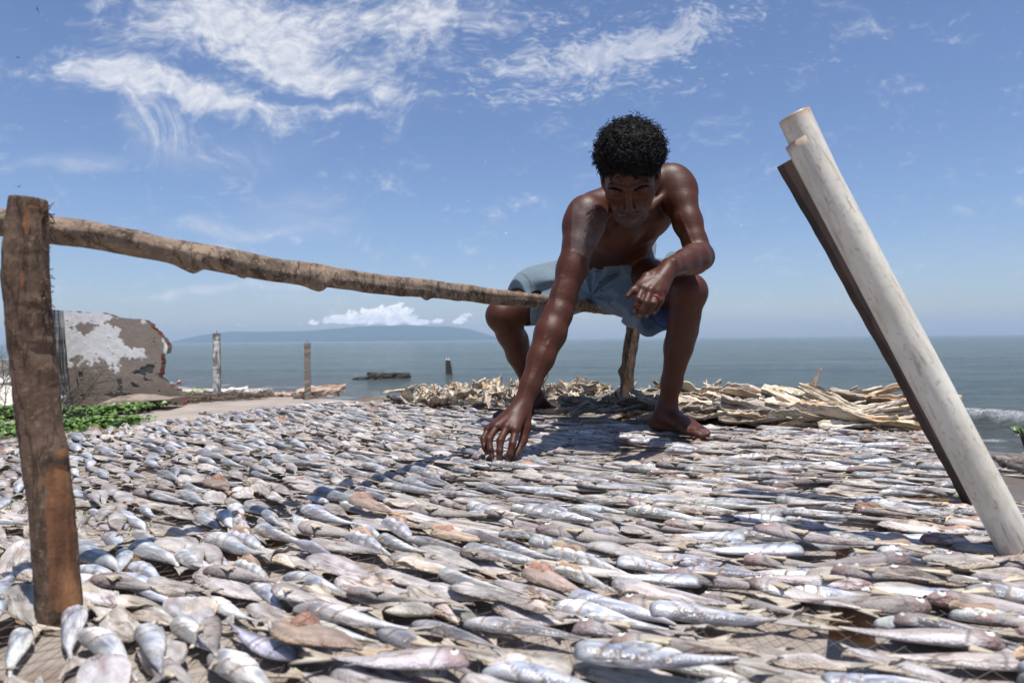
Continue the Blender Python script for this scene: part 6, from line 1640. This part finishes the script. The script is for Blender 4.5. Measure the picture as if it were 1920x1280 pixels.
# cut the hems and hollow the legs
def cut_plane(pt, nrm):
    sl, g_ = C.region(pt - .26, pt + .26, 0); X_, Y_, Z_ = g_
    d = -((X_ - pt[0]) * nrm[0] + (Y_ - pt[1]) * nrm[1] + (Z_ - pt[2]) * nrm[2]); A = C.D[sl]; C.D[sl] = np.maximum(A, -d.astype(np.float32))
nL_ = unit(axL * 1.0 + np.array([.15, 0, .35])); nR_ = unit(axR + np.array([.25, 0, .25]))
cut_plane(hemL + axL * .005 + np.array([0, 0, .02]), nL_); cut_plane(hemR + axR * .0, nR_)
for (hp_, he_, r0, r1, ex, rex) in ((hipL, hemL, .055, .0765, PA(1212, 596, 2.19), .036), (hipR, hemR, .05, .0620, PA(1003, 592, 2.42), .024)):
    ax_ = unit(he_ - hp_); C.cone(lerp(hp_, he_, .45), he_ + ax_ * .07, r0, r1, .008, 'sub'); C.cone(lerp(hp_, ex, .55), ex + ax_ * .06, .03, rex, .012, 'sub')
for (hp_, kn_) in ((hipL, knL), (hipR, knR)): C.cone(lerp(hp_, kn_, .5), lerp(hp_, kn_, 1.0), .070, .062, .006, 'sub')
# open waist
C.cone(lerp(pelvis, waist, .75), waist + unit(waist - pelvis) * .14, .104, .102, .004, 'sub', sq=(fwd, .88)); 
wn_ = unit(spine[2] - pelvis)
cut_plane(waist + wn_ * .045, wn_)
SV, SF = C.surface(); SV = smooth_verts(SV, SF, 2, .4)
# drop tiny loose bits
par = np.arange(len(SV))
e = np.vstack([SF[:, [0, 1]], SF[:, [1, 2]], SF[:, [2, 3]]])
for _ in range(400):
    m0 = np.minimum(par[e[:, 0]], par[e[:, 1]]); q = par.copy(); np.minimum.at(q, e[:, 0], m0); np.minimum.at(q, e[:, 1], m0); q = q[q]
    if (q == par).all(): break
    par = q
big_ = np.bincount(par, minlength=len(SV)); keep = big_[par] > 3000; SF = SF[keep[SF].all(1)]
used = np.unique(SF); remap = -np.ones(len(SV), int); remap[used] = np.arange(len(used)); SV = SV[used]; SF = remap[SF]
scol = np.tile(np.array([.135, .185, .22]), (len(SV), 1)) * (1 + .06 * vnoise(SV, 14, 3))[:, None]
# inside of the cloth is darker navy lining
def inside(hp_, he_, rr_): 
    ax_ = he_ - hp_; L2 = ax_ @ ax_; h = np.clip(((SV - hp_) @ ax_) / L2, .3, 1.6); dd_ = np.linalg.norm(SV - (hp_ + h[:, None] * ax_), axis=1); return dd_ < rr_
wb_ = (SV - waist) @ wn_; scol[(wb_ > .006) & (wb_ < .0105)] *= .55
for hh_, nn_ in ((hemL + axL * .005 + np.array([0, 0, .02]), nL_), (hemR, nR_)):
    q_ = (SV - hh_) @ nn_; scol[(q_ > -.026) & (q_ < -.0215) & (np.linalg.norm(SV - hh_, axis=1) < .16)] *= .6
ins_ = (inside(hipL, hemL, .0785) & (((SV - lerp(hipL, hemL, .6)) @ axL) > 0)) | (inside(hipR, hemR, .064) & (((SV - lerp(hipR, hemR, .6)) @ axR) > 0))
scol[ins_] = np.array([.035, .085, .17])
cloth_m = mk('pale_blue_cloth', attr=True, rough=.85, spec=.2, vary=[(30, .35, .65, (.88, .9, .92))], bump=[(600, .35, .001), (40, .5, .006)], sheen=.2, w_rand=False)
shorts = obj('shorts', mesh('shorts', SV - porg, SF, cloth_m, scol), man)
